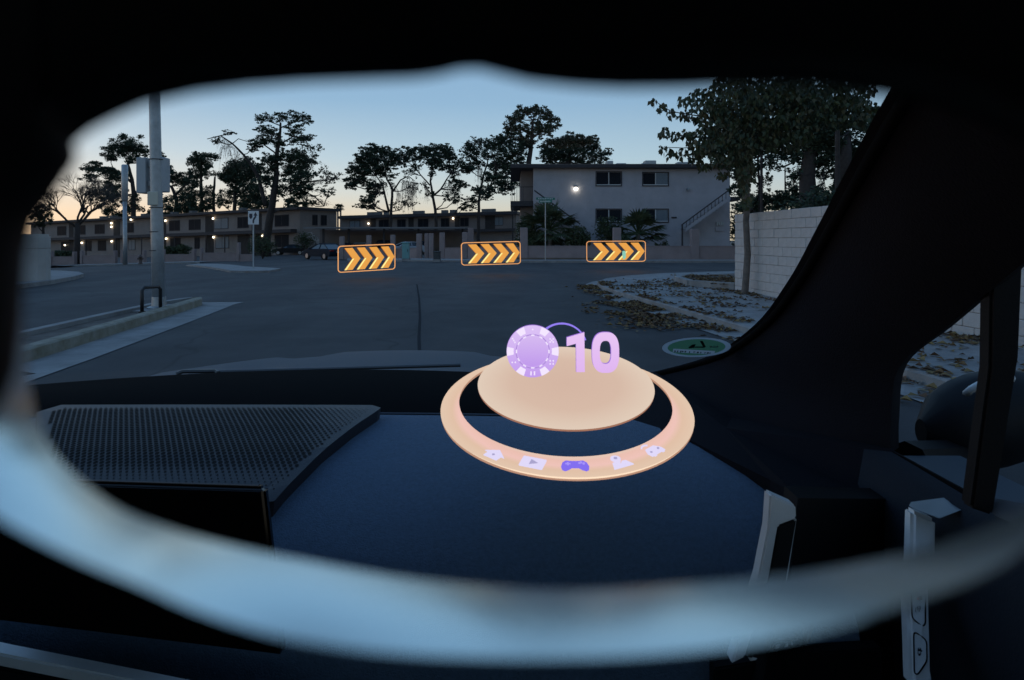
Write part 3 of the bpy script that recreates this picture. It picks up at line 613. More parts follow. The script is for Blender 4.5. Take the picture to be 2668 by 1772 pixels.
# ------------------------------------------------------------------ trees
def tufts(mb, c, rad, n, leaf, rr, mats, lumps=7, flat=.5, asp=.5, fill=.5):
    """n leaf-sized faces spread through an ellipsoid in uneven lumps"""
    cs = []
    for _ in range(lumps):
        d = Vector((rr.gauss(0, 1), rr.gauss(0, 1), rr.gauss(0, 1))).normalized() * rr.uniform(.35, .85); cs.append((d, rr.uniform(.28, .5)))
    for _ in range(n):
        if rr.random() < fill: d = Vector((rr.gauss(0, 1), rr.gauss(0, 1), rr.gauss(0, 1))).normalized() * rr.random() ** .5 * .95
        else:
            b, s = rr.choice(cs); d = b + Vector((rr.gauss(0, 1), rr.gauss(0, 1), rr.gauss(0, 1))).normalized() * s * rr.random() ** .6
        p = c + Vector((d.x * rad[0], d.y * rad[1], d.z * rad[2]))
        a = Vector((rr.gauss(0, 1), rr.gauss(0, 1), rr.gauss(0, flat))).normalized(); b = a.cross(Vector((rr.gauss(0, 1), rr.gauss(0, 1), rr.gauss(0, 1)))).normalized()
        l = leaf * rr.uniform(.6, 1.4); a = a * l * .5; b = b * l * asp * .5
        mb.add([p - a, p - a * .2 + b, p + a, p - a * .1 - b], [(0, 1, 2, 3)], rr.randrange(mats))
def conv(ox, oy, s): return lambda x, y: (ox + x * s, oy + y * s)
C1, C2, C3, C4, C5 = conv(80, 200, .3827), conv(500, 250, .3188), conv(860, 330, .2551), conv(1250, 230, .3189), conv(1650, 180, .3955)
SC = {C1: .3827, C2: .3188, C3: .2551, C4: .3189, C5: .3955}
def tree(name, label, Y, cv, trunks, clumps, leaf=.30, dens=22.0, seed=1, mats=PINE, bark=BARK, wisps=(), group='pines behind the apartments', lumps=7, asp=.5, base=True, cat='tree', bias=0.0):
    rr = random.Random(seed); s = SC[cv]; k = Y / F; clumps = [(x, y, rx * 1.12, ry * 1.15, *d_) for (x, y, rx, ry, *d_) in clumps]
    def W(x, y, dy=0.0): u, v = cv(x, y); return P(u, v, Y + dy)
    t0 = trunks[0][0]; b0 = W(t0[0], t0[1]); gz = g(b0.x, b0.y)
    t = thing(name, label, cat, (b0.x, b0.y, gz), group)
    mb = MB()
    for i, tr in enumerate(trunks):
        dy = [0.0]; 
        for _ in tr[1:]: dy.append(dy[-1] + rr.uniform(-.6, .6) * (i > 0))
        pts = [W(x, y, d) for (x, y, r_), d in zip(tr, dy)]; rs = [r_ * s * k for (x, y, r_) in tr]
        if i == 0 and base: pts.insert(0, Vector((pts[0].x + rr.uniform(-.04, .04), pts[0].y, gz - .1))); rs.insert(0, rs[0] * 1.25)
        fine, fr_ = [pts[0]], [rs[0]]
        for a, b, ra, rb in zip(pts, pts[1:], rs, rs[1:]):
            n = max(2, int((b - a).length / .9))
            for j in range(1, n + 1):
                q = j / n; jit = Vector((rr.gauss(0, 1), rr.gauss(0, 1), 0)) * min(.04, (ra + rb) * .12) * (j < n); fine.append(grow(a, b, q) + jit); fr_.append(grow(ra, rb, q))
        mb.tube(fine, fr_, 7)
    # limbs reaching into each clump
    spine = [W(x, y) for tr in trunks for (x, y, r_) in tr]
    for (x, y, rx, ry, *d_) in clumps:
        c = W(x, y); best = min(spine, key=lambda p: (p - c).length + (2.0 if p.z > c.z else 0))
        if (best - c).length > .4: 
            m_ = (best + c) / 2 + Vector((rr.uniform(-.3, .3), rr.uniform(-.8, .8), -.12 * (best - c).length)); r0 = max(.05, .02 * (best - c).length + .04)
            mb.tube([best, m_, c + Vector((0, rr.uniform(-.5, .5), .1))], [r0, r0 * .7, r0 * .3], 5)
            for _ in range(4): mb.tube([grow(m_, c, rr.random()), c + Vector((rr.uniform(-1, 1) * rx * s * k * .8, rr.uniform(-1, 1), rr.uniform(-.6, .6) * ry * s * k))], [r0 * .4, .02], 4)
    mb.build('trunk', bark, t, True)
    cr = MB()
    for (x, y, rx, ry, *d_) in clumps:
        df = d_[0] if d_ else 1.0; a, b = rx * s * k, ry * s * k
        n = int(3.14 * a * b / leaf ** 2 * dens * df); c = W(x, y, rr.uniform(-1, 1) * a * .5)
        tufts(cr, c, (a * .92, (a + b) * .46, b * .88), int(n * .62), leaf, rr, len(mats), lumps=max(3, int(lumps * df)), asp=asp)
        for _ in range(9):                                             # small outlying tufts break the outline
            an = rr.random() * 6.283; q = rr.uniform(.7, 1.14); r2 = rr.uniform(.2, .42)
            tufts(cr, c + Vector((a * q * math.cos(an), rr.uniform(-.4, .4) * a, b * q * math.sin(an))), (a * r2, a * r2, b * r2 * .8), int(n * r2 * r2 * .42) + 3, leaf, rr, len(mats), lumps=3, asp=asp)
    if cr.v: cr.build('crown', mats, t)
    if wisps:
        wb_ = MB()
        for (x0, y0, x1, y1, n, sp, dr) in wisps:                     # hanging or spreading thin twigs
            for _ in range(n):
                q = rr.random(); a = W(grow(x0, x1, q) + rr.uniform(-8, 8), grow(y0, y1, q), rr.uniform(-1, 1))
                pts = [a]; d = Vector((rr.uniform(-1, 1) * sp, rr.uniform(-.5, .5), -dr * rr.uniform(.25, 1.3)))
                for j in range(3): pts.append(pts[-1] + d * (.33) + Vector((rr.uniform(-.15, .15), 0, -.12 * j)))
                wb_.tube(pts, [.016, .014, .011, .006], 3)
                if rr.random() < .35: tufts(wb_, grow(pts[1], pts[-1], rr.random()), (.3, .3, .3), 5, .2, rr, 1, lumps=2)
        wb_.build('twigs', [WISP], t)
    return t

tree('pine_tree', 'broad pine behind the light pole with layered clumps', 128, C1,
     [[(700, 1000, 17), (702, 800, 14), (690, 700, 12), (660, 590, 8)], [(690, 720, 10), (560, 620, 6)]],
     [(600, 470, 75, 60), (690, 480, 85, 65), (560, 530, 70, 40), (700, 560, 55, 30), (860, 525, 48, 24), (770, 500, 40, 35), (410, 620, 70, 40), (500, 650, 80, 40, .8), (400, 690, 50, 28, .8), (580, 680, 70, 50), (510, 760, 85, 60, .8), (450, 810, 45, 40, .7), (580, 800, 60, 60, .7), (540, 890, 60, 60, .8), (680, 870, 60, 70, .8), (620, 950, 70, 40)], seed=2)
tree('pine_tree', 'pine with an arching trunk just right of the light pole', 124, C1,
     [[(1010, 1000, 14), (990, 820, 12), (960, 750, 10), (900, 730, 6)], [(990, 800, 9), (1060, 730, 6)]],
     [(930, 650, 60, 35), (990, 690, 65, 45), (910, 690, 50, 35), (1080, 700, 60, 50), (1050, 780, 60, 60, .8), (900, 860, 60, 60, .8), (1000, 880, 85, 70), (1080, 900, 60, 60), (860, 930, 60, 50)], seed=3)
tree('pine_tree', 'tall pine with a small rounded top left of the leaning limb', 122, C1,
     [[(1170, 1000, 13), (1165, 850, 11), (1160, 700, 9), (1160, 600, 7)], [(1250, 960, 10), (1245, 780, 9), (1255, 680, 6)]],
     [(1160, 555, 85, 45), (1120, 580, 50, 40), (1190, 590, 55, 40), (1130, 640, 60, 40, .8), (1200, 660, 35, 30, .8), (1110, 720, 50, 40, .7), (1190, 800, 55, 50, .7), (1120, 820, 50, 60, .7), (1230, 850, 60, 50, .7), (1140, 900, 70, 40)], seed=4)
tree('pine_tree', 'dense dome-shaped pine in front of the roof left of centre', 116, C2,
     [[(345, 980, 16), (350, 800, 13), (370, 640, 9)], [(350, 850, 8), (480, 720, 5)]],
     [(380, 590, 130, 90), (300, 640, 70, 70), (450, 620, 110, 90), (360, 690, 110, 60), (520, 590, 50, 50), (470, 740, 90, 80, .9), (300, 820, 75, 70, .7), (240, 870, 40, 40, .7), (420, 850, 70, 70, .8), (540, 800, 80, 80, .9), (590, 870, 90, 60), (480, 900, 80, 40)], seed=5)
tree('pine_tree', 'tallest pine at left with a bare leaning limb and open top', 82, C2,
     [[(610, 1180, 34), (645, 960, 30), (685, 700, 24), (690, 520, 18), (715, 350, 13), (725, 220, 8)],
      [(600, 900, 18), (550, 680, 14), (470, 540, 11), (420, 480, 9), (330, 390, 7), (235, 325, 5), (125, 352, 3)],
      [(700, 480, 7), (590, 400, 5)], [(710, 400, 8), (830, 330, 5), (920, 340, 3)], [(725, 260, 6), (860, 205, 3)], [(715, 240, 5), (610, 200, 3)], [(800, 780, 9), (960, 700, 6), (1100, 690, 4), (1200, 660, 2)], [(870, 760, 7), (1000, 820, 5), (1080, 900, 3)], [(330, 390, 4), (380, 350, 3), (470, 380, 2)]],
     [(560, 190, 45, 28, .6), (620, 180, 55, 30, .6), (740, 185, 60, 38, .7), (850, 165, 60, 38, .7), (930, 185, 55, 40, .7), (600, 285, 70, 34, .9), (660, 310, 50, 30, .7), (850, 270, 80, 40, .8), (920, 340, 80, 28), (840, 370, 70, 24, .8), (560, 375, 85, 40), (500, 430, 45, 22, .7), (700, 385, 55, 50), (640, 520, 80, 45), (720, 500, 70, 40), (860, 500, 100, 55), (930, 560, 80, 80), (820, 590, 90, 80), (880, 680, 100, 80), (640, 600, 70, 60, .8), (600, 690, 70, 50, .8), (760, 760, 90, 70, .7), (900, 790, 70, 80), (830, 860, 60, 60, .8), (200, 365, 40, 26, .4), (310, 300, 60, 20, .35), (960, 880, 80, 25, .8), (1080, 620, 60, 50, .22), (1120, 700, 60, 40, .2), (1060, 780, 90, 40, .2), (1170, 650, 60, 30, .2), (1120, 790, 60, 30, .2), (970, 440, 70, 60, .22)],
     leaf=.27, seed=6, wisps=[(240, 330, 420, 500, 46, .9, 1.6), (300, 380, 240, 420, 20, .8, 2.2), (960, 700, 1190, 660, 70, 1.6, .2), (1000, 820, 1080, 890, 40, 1.4, .1), (960, 420, 1000, 560, 30, 1.2, -.6)])
tree('pine_tree', 'pine with a forked trunk and drooping right side above the carport', 88, C3,
     [[(615, 1050, 17), (622, 870, 15), (635, 640, 12), (580, 540, 9), (560, 480, 6)], [(600, 870, 13), (555, 680, 10), (540, 600, 8), (470, 500, 5)], [(640, 660, 9), (720, 545, 7), (800, 505, 5), (870, 560, 3)]],
     [(450, 235, 110, 48), (370, 270, 90, 55), (540, 265, 80, 60), (620, 300, 100, 55), (330, 350, 100, 60), (450, 350, 130, 60), (590, 380, 100, 50), (260, 450, 95, 55), (370, 440, 90, 60), (500, 450, 90, 60, .8), (240, 540, 85, 50), (210, 600, 65, 40), (330, 540, 70, 45, .8), (600, 500, 80, 40, .6), (420, 610, 80, 45, .7), (450, 680, 85, 50), (400, 740, 75, 50), (360, 810, 85, 28), (450, 800, 40, 30, .6), (560, 590, 90, 40, .4), (820, 620, 90, 90, .16), (760, 800, 110, 40, .35)],
     leaf=.28, seed=7, wisps=[(740, 545, 880, 570, 90, .5, 3.2), (640, 560, 720, 700, 30, .5, 1.8), (420, 480, 560, 560, 30, .5, 1.6)])
tree('pine_tree', 'umbrella-shaped pine in the middle of the tree row', 90, C3,
     [[(1085, 1000, 17), (1075, 850, 15), (1045, 690, 13), (1025, 560, 10), (1040, 450, 6)], [(1060, 700, 10), (1130, 640, 9), (1190, 540, 7), (1240, 470, 4)], [(1020, 600, 8), (930, 500, 6), (850, 400, 4)]],
     [(960, 235, 90, 45), (1080, 225, 110, 52), (1190, 240, 90, 55), (1230, 290, 60, 45), (1000, 300, 110, 45), (1130, 310, 110, 45), (820, 255, 70, 48), (760, 310, 75, 50), (850, 330, 60, 40, .8), (720, 370, 60, 40, .7), (1050, 370, 90, 40, .8), (1130, 400, 70, 40, .8), (1200, 420, 80, 35, .6), (1310, 370, 80, 45, .9), (1380, 420, 80, 40, .9), (1280, 470, 70, 40, .5), (1040, 480, 40, 40, .6), (830, 460, 70, 30, .5), (900, 420, 50, 35, .6), (1340, 590, 70, 42), (1260, 560, 60, 40, .7), (1290, 670, 55, 55, .5), (1290, 750, 60, 35, .6), (1190, 710, 40, 40, .5), (1020, 690, 38, 28, .7), (980, 610, 30, 40, .3)],
     leaf=.28, seed=8, wisps=[(960, 540, 1000, 640, 30, .4, 1.6), (1170, 560, 1300, 640, 50, .5, 1.8), (1200, 420, 1300, 480, 30, .8, .8)])
tree('pine_tree', 'slender pine with a curved pale trunk left of the mauve building', 92, C3,
     [[(1515, 1000, 17), (1520, 850, 15), (1535, 650, 13), (1560, 520, 11), (1605, 380, 8), (1620, 300, 5)], [(1520, 760, 9), (1400, 770, 7), (1310, 830, 6), (1270, 890, 4)], [(1600, 400, 6), (1700, 350, 4)], [(1590, 380, 6), (1500, 300, 4)]],
     [(1470, 160, 80, 45, .35), (1560, 150, 60, 40, .3), (1400, 230, 70, 50, .6), (1500, 230, 90, 50, .6), (1420, 300, 80, 45, .7), (1560, 300, 80, 50, .5), (1480, 380, 80, 45), (1420, 430, 60, 35), (1640, 320, 70, 30, .5), (1500, 640, 40, 30, .8), (1570, 660, 90, 40, .8), (1600, 720, 50, 30, .5), (1440, 745, 55, 35, .9), (1430, 810, 75, 35, .7), (1360, 840, 40, 20, .6)],
     leaf=.28, seed=9, wisps=[(1380, 200, 1600, 160, 60, .9, -.8), (1500, 380, 1560, 440, 40, .4, 2.2), (1600, 380, 1720, 380, 30, 1.0, .3)])
tree('pine_tree', 'tall pine rising behind the left end of the mauve building', 68, C4,
     [[(395, 800, 26), (400, 600, 22), (425, 400, 15), (435, 260, 9)], [(410, 480, 8), (250, 440, 5)], [(420, 420, 7), (560, 300, 4)], [(395, 640, 10), (200, 720, 6), (130, 700, 4)]],
     [(360, 190, 65, 45), (420, 180, 60, 40), (300, 250, 55, 45, .8), (520, 195, 65, 45), (580, 250, 60, 45), (560, 330, 85, 45), (480, 270, 60, 45, .7), (250, 280, 55, 55, .9), (290, 340, 75, 45), (390, 320, 60, 45, .8), (480, 350, 70, 50, .9), (260, 420, 110, 50), (140, 440, 80, 55), (80, 480, 50, 45, .8), (190, 500, 95, 55), (380, 440, 70, 60, .9), (320, 510, 80, 55), (300, 590, 70, 50, .9), (180, 600, 90, 55), (260, 660, 80, 55), (130, 660, 60, 50, .8), (90, 720, 60, 45, .8), (160, 770, 80, 50), (210, 830, 75, 35), (270, 770, 60, 45, .8), (70, 830, 60, 45, .7), (40, 870, 60, 30, .6), (60, 740, 40, 30, .6)],
     leaf=.24, seed=10, dens=20)
tree('pine_tree', 'wide dark pine showing above the middle of the mauve roof', 72, C4,
     [[(700, 760, 22), (710, 620, 17), (740, 500, 10)], [(720, 600, 8), (900, 500, 5), (1010, 540, 3)]],
     [(600, 450, 100, 55), (720, 430, 90, 55), (800, 420, 80, 50), (640, 520, 110, 60), (760, 510, 110, 65), (860, 460, 90, 55), (920, 440, 60, 45, .8), (870, 540, 80, 50, .8), (700, 590, 140, 45), (550, 560, 80, 60), (820, 600, 80, 35, .9), (940, 500, 50, 40, .5), (1000, 540, 70, 35, .6), (1050, 530, 40, 30, .7), (990, 590, 60, 35, .5), (920, 600, 40, 30, .4)],
     leaf=.24, seed=11, dens=20, wisps=[(880, 560, 1020, 540, 40, .8, 1.2)])
# winter-bare tree on the far left
def bare(name, label, Y, u, v0, scale, seed, spread=.55, depth=6, group=None):
    rr = random.Random(seed); k = Y / F; b = P(u, v0, Y); gz = g(b.x, b.y); t = thing(name, label, 'tree', (b.x, b.y, gz), group)
    mb = MB(); tw = MB()
    def go(p, d, l, r_, n):
        q = p + d * l; m = (p + q) / 2 + Vector((rr.gauss(0, .05), rr.gauss(0, .05), rr.gauss(0, .03))) * l
        (mb if n > 2 else tw).tube([p, m, q], [r_, r_ * .85, r_ * .7], 6 if n > 3 else 3)
        if n == 0: return
        for _ in range(3 if n > 1 else 4):
            e_ = (d + Vector((rr.gauss(0, 1), rr.gauss(0, 1), rr.gauss(.12, .5))) * spread).normalized()
            if e_.z < -.1: e_.z *= -.3
            go(grow(p, q, rr.uniform(.6, 1)), e_, l * rr.uniform(.62, .85), r_ * .62, n - 1)
    base = Vector((b.x, b.y, gz)); top = P(u, v0, Y); mb.tube([base - Vector((0, 0, .1)), top], [8 * k, 6 * k], 9)
    for j in range(5): go(top - Vector((0, 0, rr.random() * .6)), Vector((rr.uniform(-.9, .9), rr.uniform(-.6, .6), rr.uniform(.5, 1.1))).normalized(), scale, 3.0 * k, depth - 1)
    mb.build('trunk', BARK, t, True); tw.build('twigs', [WISP], t); return t
bare('bare_tree', 'leafless tree with a fan of fine twigs at far left', 62, 201, 582, 1.95, 21, .5, 6)
tree('shrub_tree', 'dark scrubby tree at the extreme left edge beside the bare tree', 66, C1, [[(85, 1060, 9), (90, 960, 6)]], [(70, 930, 35, 40, .7), (110, 900, 30, 40, .6), (60, 980, 40, 40, .8), (120, 960, 30, 40, .5), (40, 920, 40, 60, .8)], leaf=.22, seed=12, group=None)
# two tiny far palms between the buildings
def palm(name, label, base, h, n, fl, seed, group=None, tr=.16, m=SHRUB, droop=.8, fan=False):
    rr = random.Random(seed); base = Vector(base); t = thing(name, label, 'palm', tuple(base), group)
    mb = MB(); top = base + Vector((0, 0, h)); mb.tube([base - Vector((0, 0, .1)), (base + top) / 2 + Vector((.03, 0, 0)), top], [tr * 1.2, tr, tr * .9], 8); mb.build('trunk', BARKP, t, True)
    cr = MB()
    for i in range(n):
        a = rr.random() * 6.283; el = rr.uniform(-.5, 1.35); d = Vector((math.cos(a) * math.cos(el), math.sin(a) * math.cos(el), math.sin(el))); l = fl * rr.uniform(.75, 1.1)
        tip = top + d * l * .55; side_ = d.cross(Vector((0, 0, 1)));
        if side_.length < .1: side_ = Vector((1, 0, 0))
        side_.normalize(); up = side_.cross(d).normalized()
        cr.tube([top, tip], [.02 * fl, .012 * fl], 4)
        for j in range(13):                                            # a fan of narrow blades
            q = (j - 6) / 6 * 1.25; e_ = (d * math.cos(q) + side_ * math.sin(q)).normalized(); e2 = tip + e_ * l * .5 * rr.uniform(.8, 1.1) - Vector((0, 0, droop * .12 * l * (1 + abs(q)))); wv = e_.cross(up) * .03 * l
            md = grow(tip, e2, .45) + Vector((0, 0, .02 * l)); cr.add([tip, md + wv, e2, md - wv], [(0, 1, 2, 3)], rr.randrange(len(m)))
    cr.build('fronds', m, t); return t
for i, (u, v, lab) in enumerate(((880, 541, 'left of two tiny far palms in the gap between the apartment blocks'), (887.5, 542, 'right of two tiny far palms in the gap between the apartment blocks'))):
    p_ = P(u, v, 150); palm('palm_tree', lab, (p_.x, 150, g(p_.x, 150)), p_.z - g(p_.x, 150), 46, 1.15, 30 + i, 'tiny far palms', tr=.2, m=PINE)
# fan palms and shrubs in the yard
gz = .25
palm('fan_palm', 'fan palm right behind the street-name sign', (X(1432, 46.5), 46.5, gz), 1.9, 46, 2.3, 40, 'fan palms by the fence')
palm('fan_palm', 'fan palm in the middle of the yard before the lower windows', (X(1662, 46.5), 46.5, gz), 1.6, 46, 2.2, 41, 'fan palms by the fence')
def bush(name, label, c, r, n, leaf, seed, group='yard shrubs', m=SHRUB):
    rr = random.Random(seed); t = thing(name, label, 'shrub', (c[0], c[1], c[2] - r[2]), group); mb = MB()
    for _ in range(9): d = Vector((rr.gauss(0, 1), rr.gauss(0, 1), abs(rr.gauss(0, 1)))).normalized(); mb.tube([(c[0], c[1], c[2] - r[2] - .05), Vector(c) + Vector((d.x * r[0], d.y * r[1], d.z * r[2])) * .7], [.03, .01], 4)
    mb.build('stems', BARK, t); cr = MB(); tufts(cr, Vector(c), r, n, leaf, rr, len(m), lumps=14, fill=.6); cr.build('foliage', m, t); return t
bush('shrub', 'rounded dark shrub between the two fan palms', (X(1505, 45.5), 45.5, 1.35), (1.05, .9, 1.1), 2600, .16, 50)
bush('shrub', 'tall leafy shrub left of the middle fan palm', (X(1590, 47.5), 47.5, 1.75), (1.1, .8, 1.5), 2600, .17, 51)
bush('shrub', 'dark shrub below the palm beside the street-name sign', (X(1405, 47), 47, 1.2), (1.0, .8, 1.0), 2200, .17, 52)
bush('shrub', 'tall dark shrub filling the corner left of the mauve building', (X(1372, 49), 49, 1.8), (1.0, .8, 1.6), 2600, .18, 57)
bush('shrub', 'small scraggly plant beside the white covered bench', (X(1732, 46), 46, .85), (.4, .3, .6), 700, .12, 53)
for i, (u, v, rx, rz, lab) in enumerate(((475, 652, .9, .7, 'round shrub behind the fence right of the light pole'), (445, 655, 1.1, .6, 'low wide shrub behind the fence by the light pole'), (684, 640, 1.7, 1.3, 'dark shrub mass at the foot of the tall leaning pine'), (795, 628, 1.6, 1.1, 'shrub under the outside stair of the tan block'), (160, 664, 1.3, .5, 'low shrub behind the far-left fence'))):
    p_ = P(u, v, 68 if i != 3 else 80); bush('shrub', lab, (p_.x, p_.y, max(p_.z, g(p_.x, p_.y) + rz * .9)), (rx, .9, rz), 1200, .2, 60 + i, 'shrubs by the left fence')
# white covered bench in the yard
p_ = P(1780, 632, 46); cb = thing('covered_bench', 'white cloth-covered bench near the foot of the outside stair', 'bench', (p_.x, 46, .25))
mb = MB(); z0 = .27; q = [(-.62, -.3), (.55, -.3), (.55, .35), (-.62, .35)]
mb.add([(p_.x + x * 1.08, 46 + y * 1.1, z0) for x, y in q] + [(p_.x + x * .98 - .05, 46 + y, z0 + .42) for x, y in q] + [(p_.x + x * .9 - .05, 46 + y * .8, z0 + .50) for x, y in q], [(0, 1, 5, 4), (1, 2, 6, 5), (2, 3, 7, 6), (3, 0, 4, 7), (4, 5, 9, 8), (5, 6, 10, 9), (6, 7, 11, 10), (7, 4, 8, 11), (8, 9, 10, 11)])
mb.build('cover', mat('white_cloth', (.6, .6, .6), .8, var=.1, scale=5, bump=.5, bscale=8), cb)
mb = MB(); mb.box(p_.x - .75, p_.x - .62, 45.8, 46.3, .25, .62); mb.build('arm', STUC, cb)
# big dark trees behind the block wall
tree('shade_tree', 'dark tree mass just behind the pale block wall beside the mauve building', 40, C5, [[(830, 960, 9), (832, 760, 8), (820, 580, 6)], [(1000, 960, 5), (1000, 640, 4)]],
     [(700, 420, 130, 90), (850, 500, 120, 90), (960, 420, 120, 90), (700, 560, 80, 60, .6), (790, 650, 50, 50, .5), (900, 610, 90, 60, .6), (680, 700, 45, 60, .6), (690, 810, 50, 60, .7), (820, 850, 50, 70, .5), (1060, 780, 60, 60, .6), (760, 900, 90, 40), (1060, 560, 90, 80, .8), (930, 870, 110, 60), (870, 740, 40, 50, .4), (1010, 860, 90, 60)], leaf=.17, dens=23, seed=70, group='dark trees behind the block wall', mats=PINE)
tree('shade_tree', 'thick dark trunked tree behind the block wall near the windscreen pillar', 36, C5, [[(1160, 980, 60), (1150, 800, 55), (1160, 600, 45), (1150, 400, 25)], [(1360, 980, 55), (1370, 760, 50), (1400, 560, 38), (1420, 420, 20)]],
     [(1150, 350, 190, 110), (1330, 420, 150, 110), (1180, 520, 120, 90), (1300, 560, 120, 100), (1420, 560, 110, 80), (1500, 560, 60, 50, .9), (1090, 680, 60, 60, .6), (1240, 680, 60, 60, .5), (1400, 700, 90, 80, .8), (1450, 800, 80, 70, .7), (1180, 880, 90, 70), (1330, 880, 90, 70), (1560, 380, 90, 50, .8), (1660, 440, 60, 50, .8), (1530, 760, 60, 60, .6), (1560, 900, 120, 50)], leaf=.17, dens=23, seed=71, group='dark trees behind the block wall', mats=PINE, wisps=[(1240, 700, 1260, 820, 30, .3, .8), (1480, 620, 1560, 640, 40, .7, 1.6)])
for i, (u, y_, r_, v0, lab) in enumerate(((1984, 38, .09, 400, 'thin dark utility pole behind the block wall beside the near tree'), (2182, 30, .13, 340, 'dark utility pole behind the block wall beside the windscreen pillar'), (2291, 44, .05, 340, 'thin antenna mast seen beside the windscreen pillar'))):
    x = (u - CU) / F * y_; t = thing('utility_pole', lab, 'pole', (x, y_, 0)); zt = P(0, v0, y_).z; mb = MB(); mb.tube([(x, y_, 0), (x, y_, zt)], [r_, r_ * .8], 8); mb.build('shaft', BARK, t)
    mb = MB()
    if i == 2:
        for k in range(4): mb.box(x - .45, x + .03, y_ - .02, y_ + .02, zt - 1.2 - .55 * k, zt - 1.16 - .55 * k)
    else: mb.tube([(x, y_, zt - .4), (x + .5, y_, zt - .1)], .03, 5)
    mb.build('cross_arm', BARK, t)
bush('hedge', 'long dark hedge just behind the pale block wall', (15.0, 30, 2.0), (4.1, 1.2, 1.9), 9000, .2, 90, None, PINE)
bush('hedge', 'lower dark hedge right of the mauve building, behind the wall end', (20.2, 57, 2.6), (2.0, 1.2, 2.7), 4500, .24, 91, None, PINE)
# near broad-leaved tree in front of the wall
nt_ = tree('street_tree', 'near broad-leaved tree with hanging leaves standing before the block wall', 15.6, C5, [[(738, 1440, 23), (742, 1000, 20), (745, 800, 22), (740, 620, 20), (760, 450, 16), (790, 300, 10)], [(745, 560, 12), (560, 420, 8), (330, 300, 4)], [(760, 500, 12), (980, 400, 8), (1180, 330, 5)], [(750, 420, 10), (620, 230, 6), (480, 170, 3)], [(780, 380, 9), (900, 180, 6), (1000, 60, 4)], [(600, 470, 6), (330, 440, 4), (190, 420, 2)], [(560, 500, 5), (330, 520, 3), (200, 515, 2)], [(560, 330, 5), (250, 280, 3), (140, 210, 2)]],
     [], base=True, group=None, bark=BARKP, seed=80)
lv = MB(); rr = random.Random(81)
def leafface(p, s_):
    d = Vector((rr.gauss(0, .5), rr.gauss(0, .5), -1)).normalized(); sd_ = d.cross(Vector((rr.gauss(0, 1), rr.gauss(0, 1), .1))).normalized(); n_ = d.cross(sd_)
    l = s_ * rr.uniform(.7, 1.25); w_ = l * rr.uniform(.55, .8)
    a, b, c, d2 = p, p + d * l * .35 + sd_ * w_ * .5 + n_ * l * .08, p + d * l, p + d * l * .35 - sd_ * w_ * .5 + n_ * l * .08; m = p + d * l * .4
    lv.add([a, b, c, m, d2], [(0, 1, 2, 3), (0, 3, 2, 4)], rr.randrange(3))
def leafcloud(x, y, rx, ry, n, s_=.13, dp=1.0):
    for _ in range(n):
        a = rr.random() * 6.283; q = rr.random() ** .55; u, v = C5(x + rx * q * math.cos(a), y + ry * q * math.sin(a)); leafface(P(u, v, 15.6 + rr.uniform(-dp, dp)), s_)
for (x, y, rx, ry, n) in ((135, 210, 28, 24, 9), (190, 250, 40, 28, 26), (250, 290, 36, 30, 22), (345, 300, 42, 36, 30), (330, 210, 50, 30, 30), (420, 330, 40, 30, 22), (200, 410, 34, 34, 24), (270, 430, 45, 30, 30), (350, 420, 40, 26, 26), (195, 515, 30, 22, 15), (240, 550, 36, 30, 18), (320, 550, 50, 34, 34), (420, 580, 50, 50, 60), (590, 690, 50, 24, 34), (470, 640, 40, 30, 30)): leafcloud(x, y, rx, ry, n)
for (x, y, rx, ry, n) in ((470, 200, 110, 90, 240), (560, 330, 140, 110, 420), (480, 470, 130, 90, 360), (640, 500, 170, 110, 620), (700, 250, 190, 130, 800), (800, 420, 170, 130, 650), (930, 250, 200, 140, 900), (1000, 420, 150, 120, 500), (1200, 260, 230, 130, 950), (1420, 280, 220, 110, 800), (620, 600, 120, 50, 200), (740, 680, 60, 120, 240), (745, 850, 35, 90, 110), (850, 100, 330, 120, 1300), (1300, 120, 300, 110, 1000), (1600, 330, 150, 70, 350), (1110, 430, 70, 70, 200)): leafcloud(x, y, rx, ry, n, dp=1.6)
lv.build('crown', LEAF, nt_)

